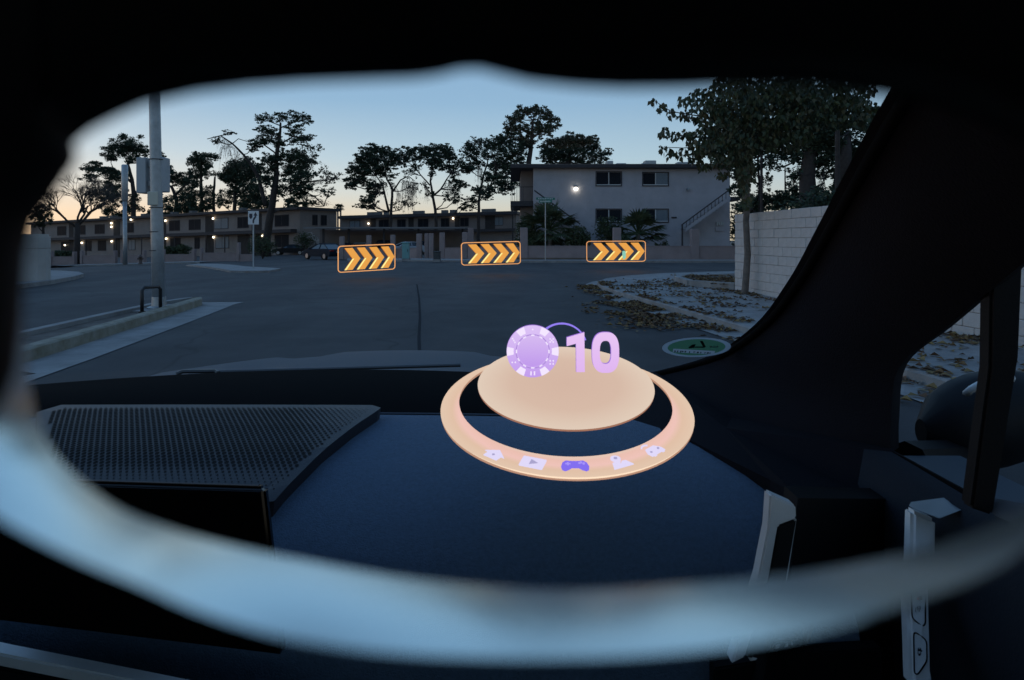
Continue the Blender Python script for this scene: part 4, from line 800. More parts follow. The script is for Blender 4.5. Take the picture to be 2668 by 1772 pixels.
# ------------------------------------------------------------------ parked cars
CGL = mat('car_glass', (.03, .045, .06), .05, spec=.9); TYRE = mat('tyre', (.02, .02, .02), .9); RIM = mat('rim', (.4, .4, .42), .35, .8)
TAIL = mat('tail_light', (.25, .01, .01), .2); HEADL = mat('head_light', (.7, .72, .75), .15)
def make_car(name, label, loc, rz, paint, suv=False, group='parked cars'):
    t = thing(name, label, 'car', (0, 0, 0), group)
    H = 1.70 if suv else 1.44; k = .25 if suv else 0
    low = [(-2.3, .45), (-2.32, .75), (-2.2, .92 + k * .5), (-1.5, .98 + k * .5), (.9, .96 + k * .5), (1.6, .90 + k * .4), (2.2, .74 + k * .4), (2.3, .55), (2.25, .32), (-2.2, .32)]
    mb = MB(); n = len(low)
    rows = []
    for y, wv in ((-.9, .94), (-.84, 1.0), (.84, 1.0), (.9, .94)): rows.append([(x * (1 if abs(y) < .87 else .985), y, .32 + (z - .32) * wv) for x, z in low])
    v = [p for r_ in rows for p in r_]; fs = [tuple(range(n)), tuple(range(4 * n - 1, 3 * n - 1, -1))]
    for a in range(3): fs += [(a * n + i, (a + 1) * n + i, (a + 1) * n + (i + 1) % n, a * n + (i + 1) % n) for i in range(n)]
    mb.add(v, fs); clean(mb.build('body', paint, t), bev=.05, seg=2, auto=40)
    x0, x1, x2, x3 = (-2.1, -1.75, .2, .95) if suv else (-1.85, -.95, .1, 1.05); zb = .95 + k * .5
    gh = [(x0, zb), (x1, H - .06), (x2, H - .06), (x3, zb - .02)]
    mb = MB(); mb.add([(x, s_ * yy, z) for s_ in (-1, 1) for (x, z), yy in zip(gh, (.8, .6, .6, .8))], [(0, 1, 2, 3), (7, 6, 5, 4), (0, 4, 5, 1), (2, 6, 7, 3)]); gl = clean(mb.build('glasshouse', CGL, t))
    mb = MB(); mb.add([(x1 - .06, -.61, H - .075), (x2 + .06, -.61, H - .075), (x2 + .06, .61, H - .075), (x1 - .06, .61, H - .075), (x1 + .1, -.5, H), (x2 - .1, -.5, H), (x2 - .1, .5, H), (x1 + .1, .5, H)], [(0, 1, 5, 4), (1, 2, 6, 5), (2, 3, 7, 6), (3, 0, 4, 7), (4, 5, 6, 7)]); mb.build('roof', paint, t)
    for s_ in (-1, 1):
        mb = MB(); mb.tube([(x0, s_ * .82, zb), (x1, s_ * .615, H - .05), (x2, s_ * .615, H - .05), (x3, s_ * .82, zb)], .035, 6); mb.build('window_frame', paint, t)
        mb = MB(); xm = (x1 + x2) / 2; mb.tube([(xm, s_ * .615, H - .06), (xm - .05, s_ * .82, zb)], .035, 5); mb.build('door_pillar', paint, t)
        mb = MB(); mb.bbox(-2.34, -2.16, *sorted((s_ * .5, s_ * .88)), .74 + k * .4, .88 + k * .4, .02); mb.build('tail_light', TAIL, t)
        mb = MB(); mb.bbox(2.06, 2.28, *sorted((s_ * .5, s_ * .86)), .60 + k * .3, .72 + k * .3, .02); mb.build('headlight', HEADL, t)
        mb = MB(); mb.ball((.85, s_ * .95, zb + .03), (.1, .12, .08), nu=8, nv=6); mb.build('door_mirror', paint, t, True)
        for x in (-1.38, 1.42):
            mb = MB(); mb.tube([(x, s_ * .72, .33), (x, s_ * .90, .33)], .33, 20); wh = mb.build('wheel', TYRE, t); mb = MB(); mb.tube([(x, s_ * .9, .33), (x, s_ * .915, .33)], .21, 14); mb.build('rim', RIM, wh)
    mb = MB(); mb.box(-2.335, -2.32, -.26, .26, .62, .75); mb.build('number_plate', SIGNW, t)
    t.location = loc; t.rotation_euler = (0, 0, rz); return t
def ground_at(u, v): p = G(u, v, .02); return (p.x, p.y, g(p.x, p.y) + .012)
make_car('parked_car', 'dark blue sedan parked by the driveway beside the leftmost chevron hologram', ground_at(845, 676), R(180 - 42), mat('dark_blue_paint', (.014, .026, .04), .5, .0, spec=.06))
make_car('parked_car', 'black car parked behind the dark blue sedan', ground_at(757, 664.5), R(180 + 6), mat('black_car_paint', (.012, .012, .014), .45, spec=.25))
xs_ = [(905, 74.5, 'dark car under the carport left of the fence posts', (.02, .02, .025), False), (938, 75.0, 'pale car under the carport between the fence posts', (.35, .38, .4), False), (1000, 76, 'black sports utility car under the carport', (.015, .015, .017), True), (1056, 72, 'silver car parked behind the teal utility cabinet', (.45, .47, .5), False), (1098, 75, 'dark blue car parked behind the gate posts', (.02, .03, .08), False)]
for i, (u, y_, lab, c, s_) in enumerate(xs_): x = X(u, y_); make_car('parked_car', lab, (x, y_, g(x, y_) + .012), R((-70, -84, -96, -150, -90)[i]), mat('car_paint_%d' % i, c, .45, .0, spec=.3), s_, 'cars in the carport')

# ================================================================== the car we sit in
DASH = mat('dash_fabric', (.10, .155, .225), .85, var=.12, scale=160, bump=.35, bscale=420, detail=2)
BLK = mat('black_plastic', (.006, .006, .007), .6, bump=.05, bscale=300, spec=.2)
BLKS = mat('black_trench', (.0025, .0025, .003), .9, spec=.08)
GRIL = mat('grille_plastic', (.026, .027, .034), .5, bump=.08, bscale=300)
HOLE = mat('grille_hole', (.004, .004, .004), .9)
GLB = mat('display_glass', (.004, .004, .004), .12, spec=.35)
SILV = mat('satin_silver', (.80, .82, .82), .4, .1, var=.05, scale=30)
PILL = mat('pillar_cloth', (.013, .0135, .018), .95, spec=.1, bump=.2, bscale=350)
ROOFL = mat('headliner', (.008, .008, .010), .95, spec=.1, bump=.2, bscale=250)
DOORM = mat('door_trim', (.02, .026, .036), .85, spec=.2, bump=.15, bscale=300)
PAINT = mat('hood_paint', (.06, .075, .095), .62, .0, spec=.3)
WSG = glass('windscreen_glass', (.94, .965, .985), .05)
SDG = glass('side_glass', (.86, .89, .91), .15)
CXC = -.42                                                          # the car's centre line
car = thing('car', 'dark-trimmed car interior with dashboard, windscreen and passenger door', 'car', (CXC, .6, 0))
def mir(p): return Vector((2 * CXC - p[0], p[1], p[2]))
rows = [[(1700, 978, 1.62), (1900, 1090, 1.34), (2320, 1182, 1.00)], [(1868, 932, 1.48), (2060, 1020, 1.24), (2321, 1100, .98)], [(1992, 850, 1.28), (2150, 900, 1.09), (2340, 960, .94)], [(2085, 735, 1.08), (2245, 780, .94), (2460, 858, .82)],
        [(2165, 600, .91), (2340, 630, .80), (2580, 757, .73)], [(2250, 450, .76), (2440, 460, .67), (2740, 625, .61)], [(2350, 280, .62), (2570, 260, .54), (2950, 450, .49)], [(2500, 60, .50), (2740, 0, .44), (3250, 230, .39)]]
rw3 = [[P(*p) for p in r_] for r_ in rows]
def fine(rw, n=4):                                                  # smooth a ladder of points (Catmull-Rom)
    out = []
    for i in range(len(rw) - 1):
        a, b, c, d = rw[max(i - 1, 0)], rw[i], rw[i + 1], rw[min(i + 2, len(rw) - 1)]
        for k in range(n):
            t = k / n; out.append([.5 * (2 * B_ + (C_ - A_) * t + (2 * A_ - 5 * B_ + 4 * C_ - D_) * t * t + (3 * B_ - A_ - 3 * C_ + D_) * t ** 3) for A_, B_, C_, D_ in zip(a, b, c, d)])
    return out + [rw[-1]]
fr3 = fine(rw3, 5)
def pillar_mesh(mirror):
    mb = MB(); r_ = []
    for a, m, b in fr3:
        lip = a + (m - a) * .06 + Vector((0, .012, -.004))
        pts = [a + Vector((-.012, .02, 0)), a, grow(a, m, .35) + Vector((-.008, -.02, .006)), m + Vector((-.012, -.022, 0)), grow(m, b, .6) + Vector((-.006, -.012, 0)), b, b + Vector((.03, .03, 0)), grow(a, b, .5) + Vector((.05, .08, .02)), a + Vector((-.012, .02, 0))]
        r_.append([mir(p) for p in pts] if mirror else pts)
    mb.grid(r_); o = mb.build('pillar_trim', PILL, car, True); return clean(o, auto=60)
pillar_mesh(False); pillar_mesh(True)
mb = MB(); mb.tube([r_[0] + Vector((-.004, -.004, 0)) for r_ in fr3], .007, 6); mb.build('windscreen_seal', BLKS, car, True)
# windscreen
wg = []
for a, m, b in fr3:
    a = a + Vector((0, .008, 0)); l = mir(a); c = Vector((CXC, a.y + .17 * min(1, a.y / 1.3), a.z - .012))
    wg.append([l * (1 - t) ** 2 + (c * 2 - (l + a) * .5) * 2 * t * (1 - t) + a * t * t for t in [k / 12 for k in range(13)]])
mb = MB(); mb.grid(wg); ws = mb.build('windscreen', WSG, car, True)
# dashboard
prof = [(1.80, 1.050), (1.74, 1.046), (1.60, 1.036), (1.46, 1.008), (1.372, .985), (1.362, 1.03), (1.352, 1.046), (1.325, 1.053), (1.27, 1.054), (1.18, 1.049), (1.08, 1.037), (.98, 1.013), (.90, .978), (.86, .935), (.842, .88), (.838, .82), (.85, .72), (.90, .60), (1.0, .4)]
cols = [CXC + (-.84 + 1.68 * k / 24) for k in range(25)]
def dashpt(x, y, z):
    q = ((x - CXC) / .84) ** 2; return Vector((x, y - (.17 * q if y > 1.4 else .05 * q), z - (.012 * q if y > 1.4 else .004 * q)))
mb = MB(); mb.grid([[dashpt(x, y, z) for x in cols] for y, z in prof[:6]]); mb.build('defroster_shelf', BLKS, car, True)
mb = MB(); mb.grid([[dashpt(x, y, z) for x in cols] for y, z in prof[5:]]); dash = mb.build('dashboard', DASH, car, True)
mb = MB(); mb.tube([dashpt(x, 1.346, 1.0505) for x in cols], .0022, 5); mb.build('seam', mat('stitch', (.10, .11, .13), .8), dash)
def dz(x, y):
    for (ya, za), (yb, zb) in zip(prof[5:], prof[6:]):
        if yb <= y <= ya: return grow(za, zb, (ya - y) / max(1e-6, ya - yb)) - .004 * ((x - CXC) / .8) ** 2
    return 1.0
# raised speaker grille left of centre
gp = [P(95, 1112, 1.26), P(160, 1099, 1.32), P(970, 1089, 1.312), P(992, 1096, 1.29), P(985, 1108, 1.27), P(715, 1330, .955), P(640, 1352, .94), P(100, 1330, .95)]
def gz_(x, y): return dz(x, max(y, .96)) + .022
gq = [Vector((p.x, p.y, gz_(p.x, p.y))) for p in gp]
bm = bmesh.new(); fv = [bm.verts.new(p) for p in gq]; bm.faces.new(fv); bmesh.ops.triangulate(bm, faces=bm.faces)
for _ in range(2): bmesh.ops.subdivide_edges(bm, edges=bm.edges[:], cuts=2, use_grid_fill=True); bmesh.ops.triangulate(bm, faces=bm.faces[:])
for v in bm.verts: v.co.z = gz_(v.co.x, v.co.y)
r_ = bmesh.ops.extrude_edge_only(bm, edges=[e_ for e_ in bm.edges if e_.is_boundary])
for v in r_['geom']:
    if isinstance(v, bmesh.types.BMVert): v.co += Vector((-.006, .004, -.05))
bmesh.ops.recalc_face_normals(bm, faces=bm.faces)
me = bpy.data.meshes.new('speaker_grille'); bm.to_mesh(me); bm.free(); me.materials.append(GRIL)
for v in me.vertices: v.co -= car.location
gr = bpy.data.objects.new('speaker_grille', me); sc.collection.objects.link(gr); gr.parent = car
def inside(x, y, poly):
    c = False
    for i in range(len(poly)):
        a, b = poly[i - 1], poly[i]
        if (a.y > y) != (b.y > y) and x < (b.x - a.x) * (y - a.y) / (b.y - a.y) + a.x: c = not c
    return c
cg = sum(gq, Vector()) / len(gq); sm = [cg + (p - cg) * .93 for p in gq]
mb = MB(); sp = .0098; j = 0; y = .97
while y < 1.31:
    x = -1.05 + (sp / 2 if j % 2 else 0)
    while x < -.2:
        if inside(x, y, sm):
            e_ = min(1, max(.25, (1.285 - y) / .03, 0)); d_ = min(1, max(.3, (-.33 + (1.3 - y) * .35 - x + .10) / .2)) * min(1, max(.35, (y - .985) / .06)); rr_ = .0036 * d_ * (min(1, (1.30 - y) / .02) if y > 1.28 else 1)
            if rr_ > .0008: mb.add([Vector((x + rr_ * math.cos(a_), y + rr_ * 1.15 * math.sin(a_), gz_(x, y + rr_ * 1.15 * math.sin(a_)) + .0006)) for a_ in [6.283 * k / 7 for k in range(7)]], [tuple(range(7))])
        x += sp
    y += sp * .86; j += 1
tag(mb.build('perforation', HOLE, gr), kind='stuff')
# right end: base trim of the pillar laid over the dash
mb = MB(); tp = [P(1596, 1087, 1.335), P(1660, 1000, 1.53), P(1705, 972, 1.615), P(1910, 1085, 1.35), P(2330, 1178, .985), P(2330, 1330, .93), P(2080, 1300, .905), P(2008, 1258, .985), P(1800, 1154, 1.16)]
tp = [Vector((p.x, p.y, max(p.z, 0) + .004)) for p in tp]; c = sum(tp, Vector()) / len(tp); mb.add([c + Vector((0, 0, .004))] + tp, [(0, i + 1, (i + 1) % len(tp) + 1) for i in range(len(tp))]); mb.prism(tp, (0, .02, -.06), caps=False); clean(mb.build('pillar_base_trim', PILL, car))
mb = MB(); e0 = [P(2079, 1298, .81), P(2335, 1300, .93), P(2350, 1900, .9), P(1960, 1900, .75), P(2000, 1716, .768), P(2060, 1505, .792)]; mb.prism(e0, (0, .04, 0)); mb.build('dash_end_panel', BLK, car)
# central display
S0, S1, S2, S3 = P(-300, 1240, .79), P(687, 1270, .722), P(737, 1712, .70), P(-300, 1585, .775)
mb = MB(); mb.prism([S0, S1, S2, S3], (0, .016, -.002)); dsp = clean(mb.build('display', GLB, car), bev=.005, seg=3, auto=30)
n_ = (S1 - S0).cross(S3 - S0).normalized(); n_ = n_ if n_.y < 0 else -n_
mb = MB(); mb.tube([S0 + Vector((0, .002, .001)), S1 + Vector((-.006, .002, .001))], .0012, 4); mb.build('bezel_edge', mat('bezel', (.16, .13, .11), .4, .5), dsp)
mb = MB(); mb.prism([P(100, 1420, .78), P(560, 1420, .76), P(560, 1560, .80), P(100, 1560, .82)], (0, .08, .02)); mb.build('display_mount', BLK, dsp)
# vent trim on the right of the dash face
VY = .775
def vy(v): return .80 - (v - 1288) / 440 * .045
def hy_(v): return .805 - (v - 1331) / 441 * .10
def poly(name, pts, y, th, m, par=car, bev=.002):
    mb = MB(); mb.prism([P(u, v, y if len(q_) == 0 else q_[0]) for (u, v, *q_) in pts], (0, th, 0)); o = mb.build(name, m, par); clean(o, bev=bev, seg=2, auto=35); return o
vt = poly('vent_trim', [(2007, 1288, vy(1288)), (2074, 1318, vy(1318)), (2076, 1352, vy(1352)), (2028, 1370, vy(1370)), (2004, 1505, vy(1505)), (1942, 1714, vy(1714)), (1905, 1732, vy(1732)), (1976, 1505, vy(1505)), (2001, 1377, vy(1377))], VY, .02, SILV)
poly('vent_opening', [(2030, 1374, -.0+vy(1374)), (2074, 1358, -.0+vy(1358)), (2046, 1520, -.0+vy(1520)), (1990, 1720, -.0+vy(1720)), (1948, 1712, -.0+vy(1712)), (2008, 1505, -.0+vy(1505))], VY, .03, HOLE, vt, 0)
poly('vent_rail', [(2070, 1360, vy(1360)), (2077, 1352, vy(1352)), (2052, 1510, vy(1510)), (1988, 1716, vy(1716)), (1980, 1716, vy(1716)), (2044, 1508, vy(1508))], VY - .002, .014, SILV, vt)
poly('vent_foot', [(1965, 1672, vy(1672)), (1985, 1672, vy(1672)), (1976, 1722, vy(1722)), (1952, 1726, vy(1726))], VY - .004, .012, SILV, vt)
vc = poly('vent_control', [(2012, 1676), (2020, 1668), (2080, 1662), (2088, 1670), (2086, 1684), (2078, 1692), (2020, 1700), (2012, 1692)], VY - .004, .02, BLKS, car)
for pts in ([(2018, 1690), (2024, 1681), (2034, 1680), (2029, 1689)], [(2044, 1687), (2048, 1677), (2055, 1676), (2052, 1685)], [(2062, 1681), (2062, 1672), (2064, 1672), (2065, 1681)]): poly('control_mark', pts, VY - .0055, .0012, SIGNW, vc, 0)
poly('vent_side_fin', [(2096, 1640), (2120, 1600), (2122, 1640), (2106, 1684)], VY, .012, mat('dull_metal', (.2, .22, .24), .5, .5), car)
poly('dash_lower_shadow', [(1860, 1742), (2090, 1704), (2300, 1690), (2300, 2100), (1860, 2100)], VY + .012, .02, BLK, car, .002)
# silver strip low on the left
poly('dash_strip', [(-300, 1640, .775), (0, 1704, .765), (360, 1776, .752), (700, 1845, .74), (690, 1880, .74), (340, 1806, .752), (0, 1738, .765), (-300, 1676, .775)], .76, .02, SILV, car)
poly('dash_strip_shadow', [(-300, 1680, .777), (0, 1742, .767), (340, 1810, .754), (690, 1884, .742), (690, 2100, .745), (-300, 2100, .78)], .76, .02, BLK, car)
# passenger door
mb = MB(); DX = .565
dr = [[(DX, y, 1.088), (DX - .03, y, 1.082), (DX - .055, y, 1.04), (DX - .06, y, .95), (DX - .045, y, .80), (DX - .03, y, .30)] for y in (1.02, .9, .8, .7, .5, 0, -.6, -1.1)]
mb.grid(dr); door = mb.build('door_panel', DOORM, car, True)
mb = MB(); mb.grid([[mir(p) for p in r_] for r_ in dr]); mb.build('door_panel', DOORM, car, True)
mb = MB(); mb.box(DX, DX + .12, -1.1, 1.02, .3, 1.07); mb.box(2 * CXC - DX - .12, 2 * CXC - DX, -1.1, 1.02, .3, 1.07); tag(mb.build('door_skin', PAINT, car), kind='stuff')
mb = MB(); mb.tube([P(2318, 1178, .995), P(2545, 1303, .805), P(2660, 1370, .735), P(2900, 1500, .62)], .005, 6); mb.build('sill_seal', BLKS, car)
poly('window_divider', [(2583, 745), (2668, 672), (2657, 932), (2612, 1212), (2590, 1345), (2532, 1325), (2560, 1110), (2580, 960)], .735, .02, BLK, car, .003)
poly('door_trim_top', [(2600, 1305, .74), (2720, 1325, .70), (2720, 1400, .68), (2592, 1345, .73)], .73, .012, mat('dull_trim', (.16, .17, .19), .5, .3), car)
hd = poly('door_handle_trim', [(2378, 1331, hy_(1331)), (2443, 1357, hy_(1357)), (2441, 1449, hy_(1449)), (2424, 1534, hy_(1534)), (2430, 1752, hy_(1752)), (2438, 1800, hy_(1800)), (2376, 1800, hy_(1800)), (2366, 1547, hy_(1547)), (2375, 1459, hy_(1459))], .775, .02, SILV, door, .004)
poly('handle_top', [(2380, 1327, .778), (2385, 1318, .80), (2494, 1302, .82), (2523, 1324, .795), (2449, 1354, .775)], .78, .012, mat('dim_silver', (.25, .27, .29), .45, .3), door, .003)
def button(pts, icon):
    c_ = [P(u, v, hy_(v) - .002) for u, v in pts]
    n = []
    for i in range(len(c_)):                                         # rounded corners
        a, b, d_ = c_[i - 1], c_[i], c_[(i + 1) % len(c_)]
        for t in (.0, .35, .65, 1.0): p0 = grow(b, a, min(.45, .004 / (b - a).length)); p1 = grow(b, d_, min(.45, .004 / (b - d_).length)); n.append(p0 * (1 - t) ** 2 + b * 2 * t * (1 - t) + p1 * t * t)
    mb = MB(); mb.prism(n, (0, .002, 0)); o = mb.build('button', SILV, door)
    mb = MB(); mb.tube([p + Vector((0, -.0002, 0)) for p in n], .0008, 5, closed=True); mb.build('button_groove', BLKS, o)
    for (u0, u1, v0, v1, m) in icon:
        a, b = P(u0, v1, hy_((v0 + v1) / 2) - .0032), P(u1, v0, hy_((v0 + v1) / 2) - .0032); w_ = .00035
        mb = MB()
        if m == 'ring': mb.tube([(a.x, a.y, a.z), (b.x, a.y, a.z), (b.x, a.y, b.z), (a.x, a.y, b.z)], w_, 4, closed=True)
        else: mb.box(a.x, b.x, a.y - .0004, a.y, a.z, b.z)
        mb.build('icon', mat('red_mark', (.5, .05, .06), .5) if m == 'red' else BLKS, o)
button([(2373, 1500), (2376, 1611), (2403, 1632), (2411, 1626), (2410, 1500)], [(2388, 1397.0 + 1, 1561, 1566, 'red'), (2396, 1403, 1556, 1564, 'fill'), (2386, 1396 + 996, 1583, 1596, 'ring'), (2391, 2398, 1579, 1585, 'ring')][1:0] + [(2389, 2394, 1557, 1563, 'red'), (2394, 2402, 1554, 1565, 'fill'), (2386, 2395, 1584, 1596, 'ring'), (2391, 2398, 1580, 1590, 'ring')])
button([(2380, 1650), (2387, 1648), (2414, 1668), (2415, 1722), (2391, 1758), (2382, 1754)], [(2392, 2399, 1689, 1710, 'ring'), (2393, 2398, 1691, 1696, 'fill'), (2393, 2398, 1703, 1708, 'fill'), (2400, 2402, 1694, 1698, 'fill')])
# side glass
def pane(name, pts, m=SDG): mb = MB(); mb.add([Vector(p) for p in pts], [tuple(range(len(pts)))]); return mb.build(name, m, car)
gx = DX + .018
pane('quarter_window', [(gx, 1.02, 1.08), (gx, .70, 1.08), (gx, .70, 1.50), (gx, .80, 1.36), (gx, .98, 1.22)])
pane('side_window', [(gx, .69, 1.08), (gx, -1.05, 1.08), (gx - .12, -1.0, 1.50), (gx - .12, .45, 1.50)])
pane('side_window', [mir((gx, .98, 1.08)), mir((gx, -1.05, 1.08)), mir((gx - .12, -1.0, 1.5)), mir((gx - .1, .45, 1.5)), mir((gx - .02, .8, 1.3))])
# roof, rear and floor
rt = [r_[0] for r_ in (fr3[-1],)][0]; rl = mir(rt)
mb = MB(); R0, R1 = fr3[-1][0], fr3[-1][2]
hx = [R1.x + .02, .30, .1, CXC, 2 * CXC - .1, 2 * CXC - .30, 2 * CXC - R1.x - .02]
mb.grid([[(x, y, z - .03 * abs((x - CXC) / .8) ** 2) for x in hx] for y, z in ((.60, 1.625), (.5, 1.64), (.2, 1.65), (-.8, 1.65), (-1.6, 1.52))]); ro = mb.build('headliner', ROOFL, car, True)
mb = MB(); mb.grid([[(x, y, z + .05 - .03 * abs((x - CXC) / .8) ** 2) for x in hx] for y, z in ((.62, 1.625), (.5, 1.64), (.2, 1.65), (-.8, 1.65), (-1.6, 1.52))]); mb.build('roof_skin', PAINT, car, True)
for s_ in (0, 1):
    pts = [Vector((R1.x + .05, .55, 1.54)), Vector((gx - .1, .3, 1.54)), Vector((gx - .1, -1.1, 1.52))]; pts = [mir(p) for p in pts] if s_ else pts
    mb = MB(); mb.tube(pts, .05, 8); mb.build('roof_rail', PILL, car, True)
    b_ = [Vector((gx, -.25, 1.05)), Vector((gx - .1, -.35, 1.55))]; b_ = [mir(p) for p in b_] if s_ else b_; mb = MB(); mb.tube(b_, .07, 8); mb.build('centre_pillar', PILL, car, True)
mb = MB(); mb.box(2 * CXC - DX - .1, DX + .1, -1.75, -1.7, .3, 1.1); mb.build('rear_bulkhead', BLK, car)
pane('rear_window', [(DX - .1, -1.72, 1.1), (2 * CXC - DX + .1, -1.72, 1.1), (2 * CXC - DX + .25, -1.5, 1.53), (DX - .25, -1.5, 1.53)])
for s_ in (0, 1):
    p3 = [Vector((DX + .02, -1.08, 1.0)), Vector((DX + .02, -1.75, 1.0)), Vector((DX - .2, -1.5, 1.56)), Vector((DX - .1, -1.05, 1.55))]; p3 = [mir(p) for p in p3] if s_ else p3; mb = MB(); mb.prism(p3, (.02, 0, 0)); mb.build('rear_pillar', PILL, car)
mb = MB(); mb.box(2 * CXC - DX, DX, -1.7, 1.5, .28, .30); mb.build('floor_pan', BLK, car)
# bonnet and wiper
hd_ = []
for y, z, hw in ((1.90, 1.020, .74), (2.15, 1.005, .78), (2.45, .982, .80), (2.75, .945, .80), (2.95, .90, .79), (3.05, .82, .77), (3.1, .6, .75)): hd_.append([(CXC + hw * q, y - .12 * q * q, z - .045 * q * q - (.012 if abs(abs(q) - .5) < .1 else 0)) for q in [k / 12 - 1 for k in range(25)]])
mb = MB(); mb.grid(hd_); hood = mb.build('bonnet', PAINT, car, True)
mb = MB(); mb.box(CXC - .8, CXC + .8, 1.72, 3.05, .35, .8); mb.build('front_body', BLK, car)
mb = MB(); mb.tube([P(460, 975, 1.83), P(476, 968, 1.84), P(560, 967, 1.86), P(568, 972, 1.85)], .006, 6); mb.tube([P(560, 970, 1.86), P(1200, 952, 1.86)], .005, 6); mb.build('wiper', mat('wiper_arm', (.10, .10, .10), .4, .3), car)
# door mirror outside
mc = P(2625, 1115, 1.12)
mb = MB(); rws = []
for k in range(9):
    t = -1 + 2 * k / 8; s_ = (1 - abs(t) ** 2.6) ** .5 if abs(t) < 1 else .0; s_ = max(s_, .25)
    rws.append([(mc.x + .115 * t, mc.y + .05 + .07 * s_ * math.cos(a_), mc.z + .02 * t + .085 * s_ * math.sin(a_)) for a_ in [6.283 * j_ / 14 for j_ in range(15)]])
mb.grid(rws); mb.add(rws[0][:-1], [tuple(range(14))]); mb.add(rws[-1][:-1], [tuple(range(14))]); mo = mb.build('door_mirror', mat('mirror_shell', (.008, .009, .011), .55, spec=.3), car, True)
mb = MB(); mb.tube([P(2516, 1027, 1.1), P(2530, 1015, 1.09), P(2570, 992, 1.08), P(2640, 985, 1.08)], .006, 6); mb.build('chrome_strip', SILV, mo, True)
mb = MB(); mb.tube([(mc.x - .03, mc.y + .05, mc.z - .07), (DX + .05, mc.y - .08, 1.05)], .035, 8); mb.build('mirror_arm', BLK, mo)
# oval sticker on the windscreen
sx = P(1815, 905, 1.40); SA = Vector((1, .05, -.0)).normalized(); SB = Vector((0, -.55, .84)).normalized()
def oval(rx, ry, off, n=48): return [sx + SA * rx * math.cos(6.283 * k / n) + SB * ry * math.sin(6.283 * k / n) + Vector((0, -off, -off * .6)) for k in range(n)]
ra, rb = 91 / F * 1.40, 32 / F * 1.40 / .94
o1, o2_ = oval(ra, rb, 0), oval(ra * .84, rb * .83, 0)
mb = MB(); mb.add(o1 + o2_, [(k, (k + 1) % 48, (k + 1) % 48 + 48, k + 48) for k in range(48)]); stk = mb.build('windscreen_sticker', mat('sticker_white', (.42, .50, .56), .6), ws); tag(stk, 'oval green windscreen sticker with pale border')
def stpoly(nm, pts, m, off=.0012): mb = MB(); mb.add([sx + SA * (x / F * 1.4) + SB * (-y / F * 1.4 / .94) + Vector((0, -off, -off * .6)) for x, y in pts], [tuple(range(len(pts)))]); mb.build(nm, m, stk)
def clip(pts, a, b, c):                                             # keep a*x + b*y + c >= 0
    out = []
    for k in range(len(pts)):
        p, q = pts[k - 1], pts[k]; fp, fq = a * p[0] + b * p[1] + c, a * q[0] + b * q[1] + c
        if (fp >= 0) != (fq >= 0): t = fp / (fp - fq); out.append((p[0] + (q[0] - p[0]) * t, p[1] + (q[1] - p[1]) * t))
        if fq >= 0: out.append(q)
    return out
el_ = [(91 * .84 * math.cos(6.283 * k / 48), 32 * .83 * math.sin(6.283 * k / 48)) for k in range(48)]; GRN = mat('sticker_green', (.10, .26, .15), .6)
stpoly('green_field', clip(el_, .08, -1, 8.8), GRN, 0); stpoly('green_field', clip(el_, -.08, 1, -20.0), GRN, 0)
md_ = clip(clip(el_, -.08, 1, -8.8), .08, -1, 20.0); stpoly('green_field', clip(md_, -1, 0, -61), GRN, 0); stpoly('green_field', clip(md_, 1, 0, -51), GRN, 0)
KK = mat('sticker_ink', (.012, .02, .02), .6)
stpoly('pale_label', clip(clip(md_, 1, 0, 61), -1, 0, 51), mat('sticker_label', (.46, .52, .56), .6), 0)
stpoly('arrow_mark', [(4, -22), (12, -22), (24, -2), (18, 0)], KK); stpoly('arrow_mark', [(-14, -10), (-4, -12), (-8, 0), (-20, 2), (-22, -2)], KK); stpoly('arrow_mark', [(-6, -4), (22, -4), (20, 0), (-8, 0)], KK)
for i, (x, wv, hv) in enumerate(((-57, 5, 6), (-50, 3, 6), (-42, 3, 6), (-37, 5, 5), (-30, 4, 5), (-18, 2.5, 6), (-6, 6, 4), (3, 5, 5), (12, 3, 5), (24, 3, 5), (30, 5, 5), (37, 2.5, 5))):
    y0 = 7 + (x + 60) * .08; stpoly('letter', [(x, y0), (x + wv, y0 + .4), (x + wv - .8, y0 + hv), (x - .8, y0 + hv)] if i % 3 else [(x, y0), (x + wv, y0 + hv * .5), (x, y0 + hv), (x - 1, y0 + hv), (x - 1, y0)], KK, .0018)
for x, wv in ((34, 5), (43, 5), (51, 5)): stpoly('pale_letter', [(x, -7), (x + wv, -6), (x + wv - 1, 1), (x + wv * .4, -1), (x, 2)], mat('pale_ink', (.2, .25, .25), .6), .0018)
for nm_ in ('sticker_white', 'sticker_green', 'sticker_label', 'sticker_ink', 'pale_ink'): lucent(MATS[nm_])

# ================================================================== the AR glasses we look through
FRM = mat('black_frame', (.006, .006, .007), .6)
RIMM = mat('lens_rim', (.74, .90, .96), .21, 1.0)
gl_ = thing('smart_glasses', 'black smart glasses seen from inside, out of focus in front of everything', 'glasses', (-.03, .032, EYE))
low = [(-900, 1350), (-500, 1300), (-200, 1210), (-60, 1130), (10, 1050), (44, 960), (58, 850), (64, 750), (72, 650), (94, 575), (130, 529), (168, 470), (195, 430), (203, 402), (195, 375), (235, 342), (300, 308), (375, 275), (510, 244), (650, 227), (790, 217), (950, 211), (1085, 206), (1150, 197), (1195, 184), (1250, 182), (1300, 195), (1380, 215), (1500, 228), (1620, 234), (1780, 232), (1900, 226), (2100, 226), (2300, 250), (2500, 300), (2668, 380), (2900, 560), (3150, 900)]
mb = MB(); yf, yb = .0275, .037
inn = [P(u, v, .030) for u, v in low]; top = 1.4 + .030; bk_ = [P(CU + (u - CU) * 1.03, v - 40, yb) for u, v in low]
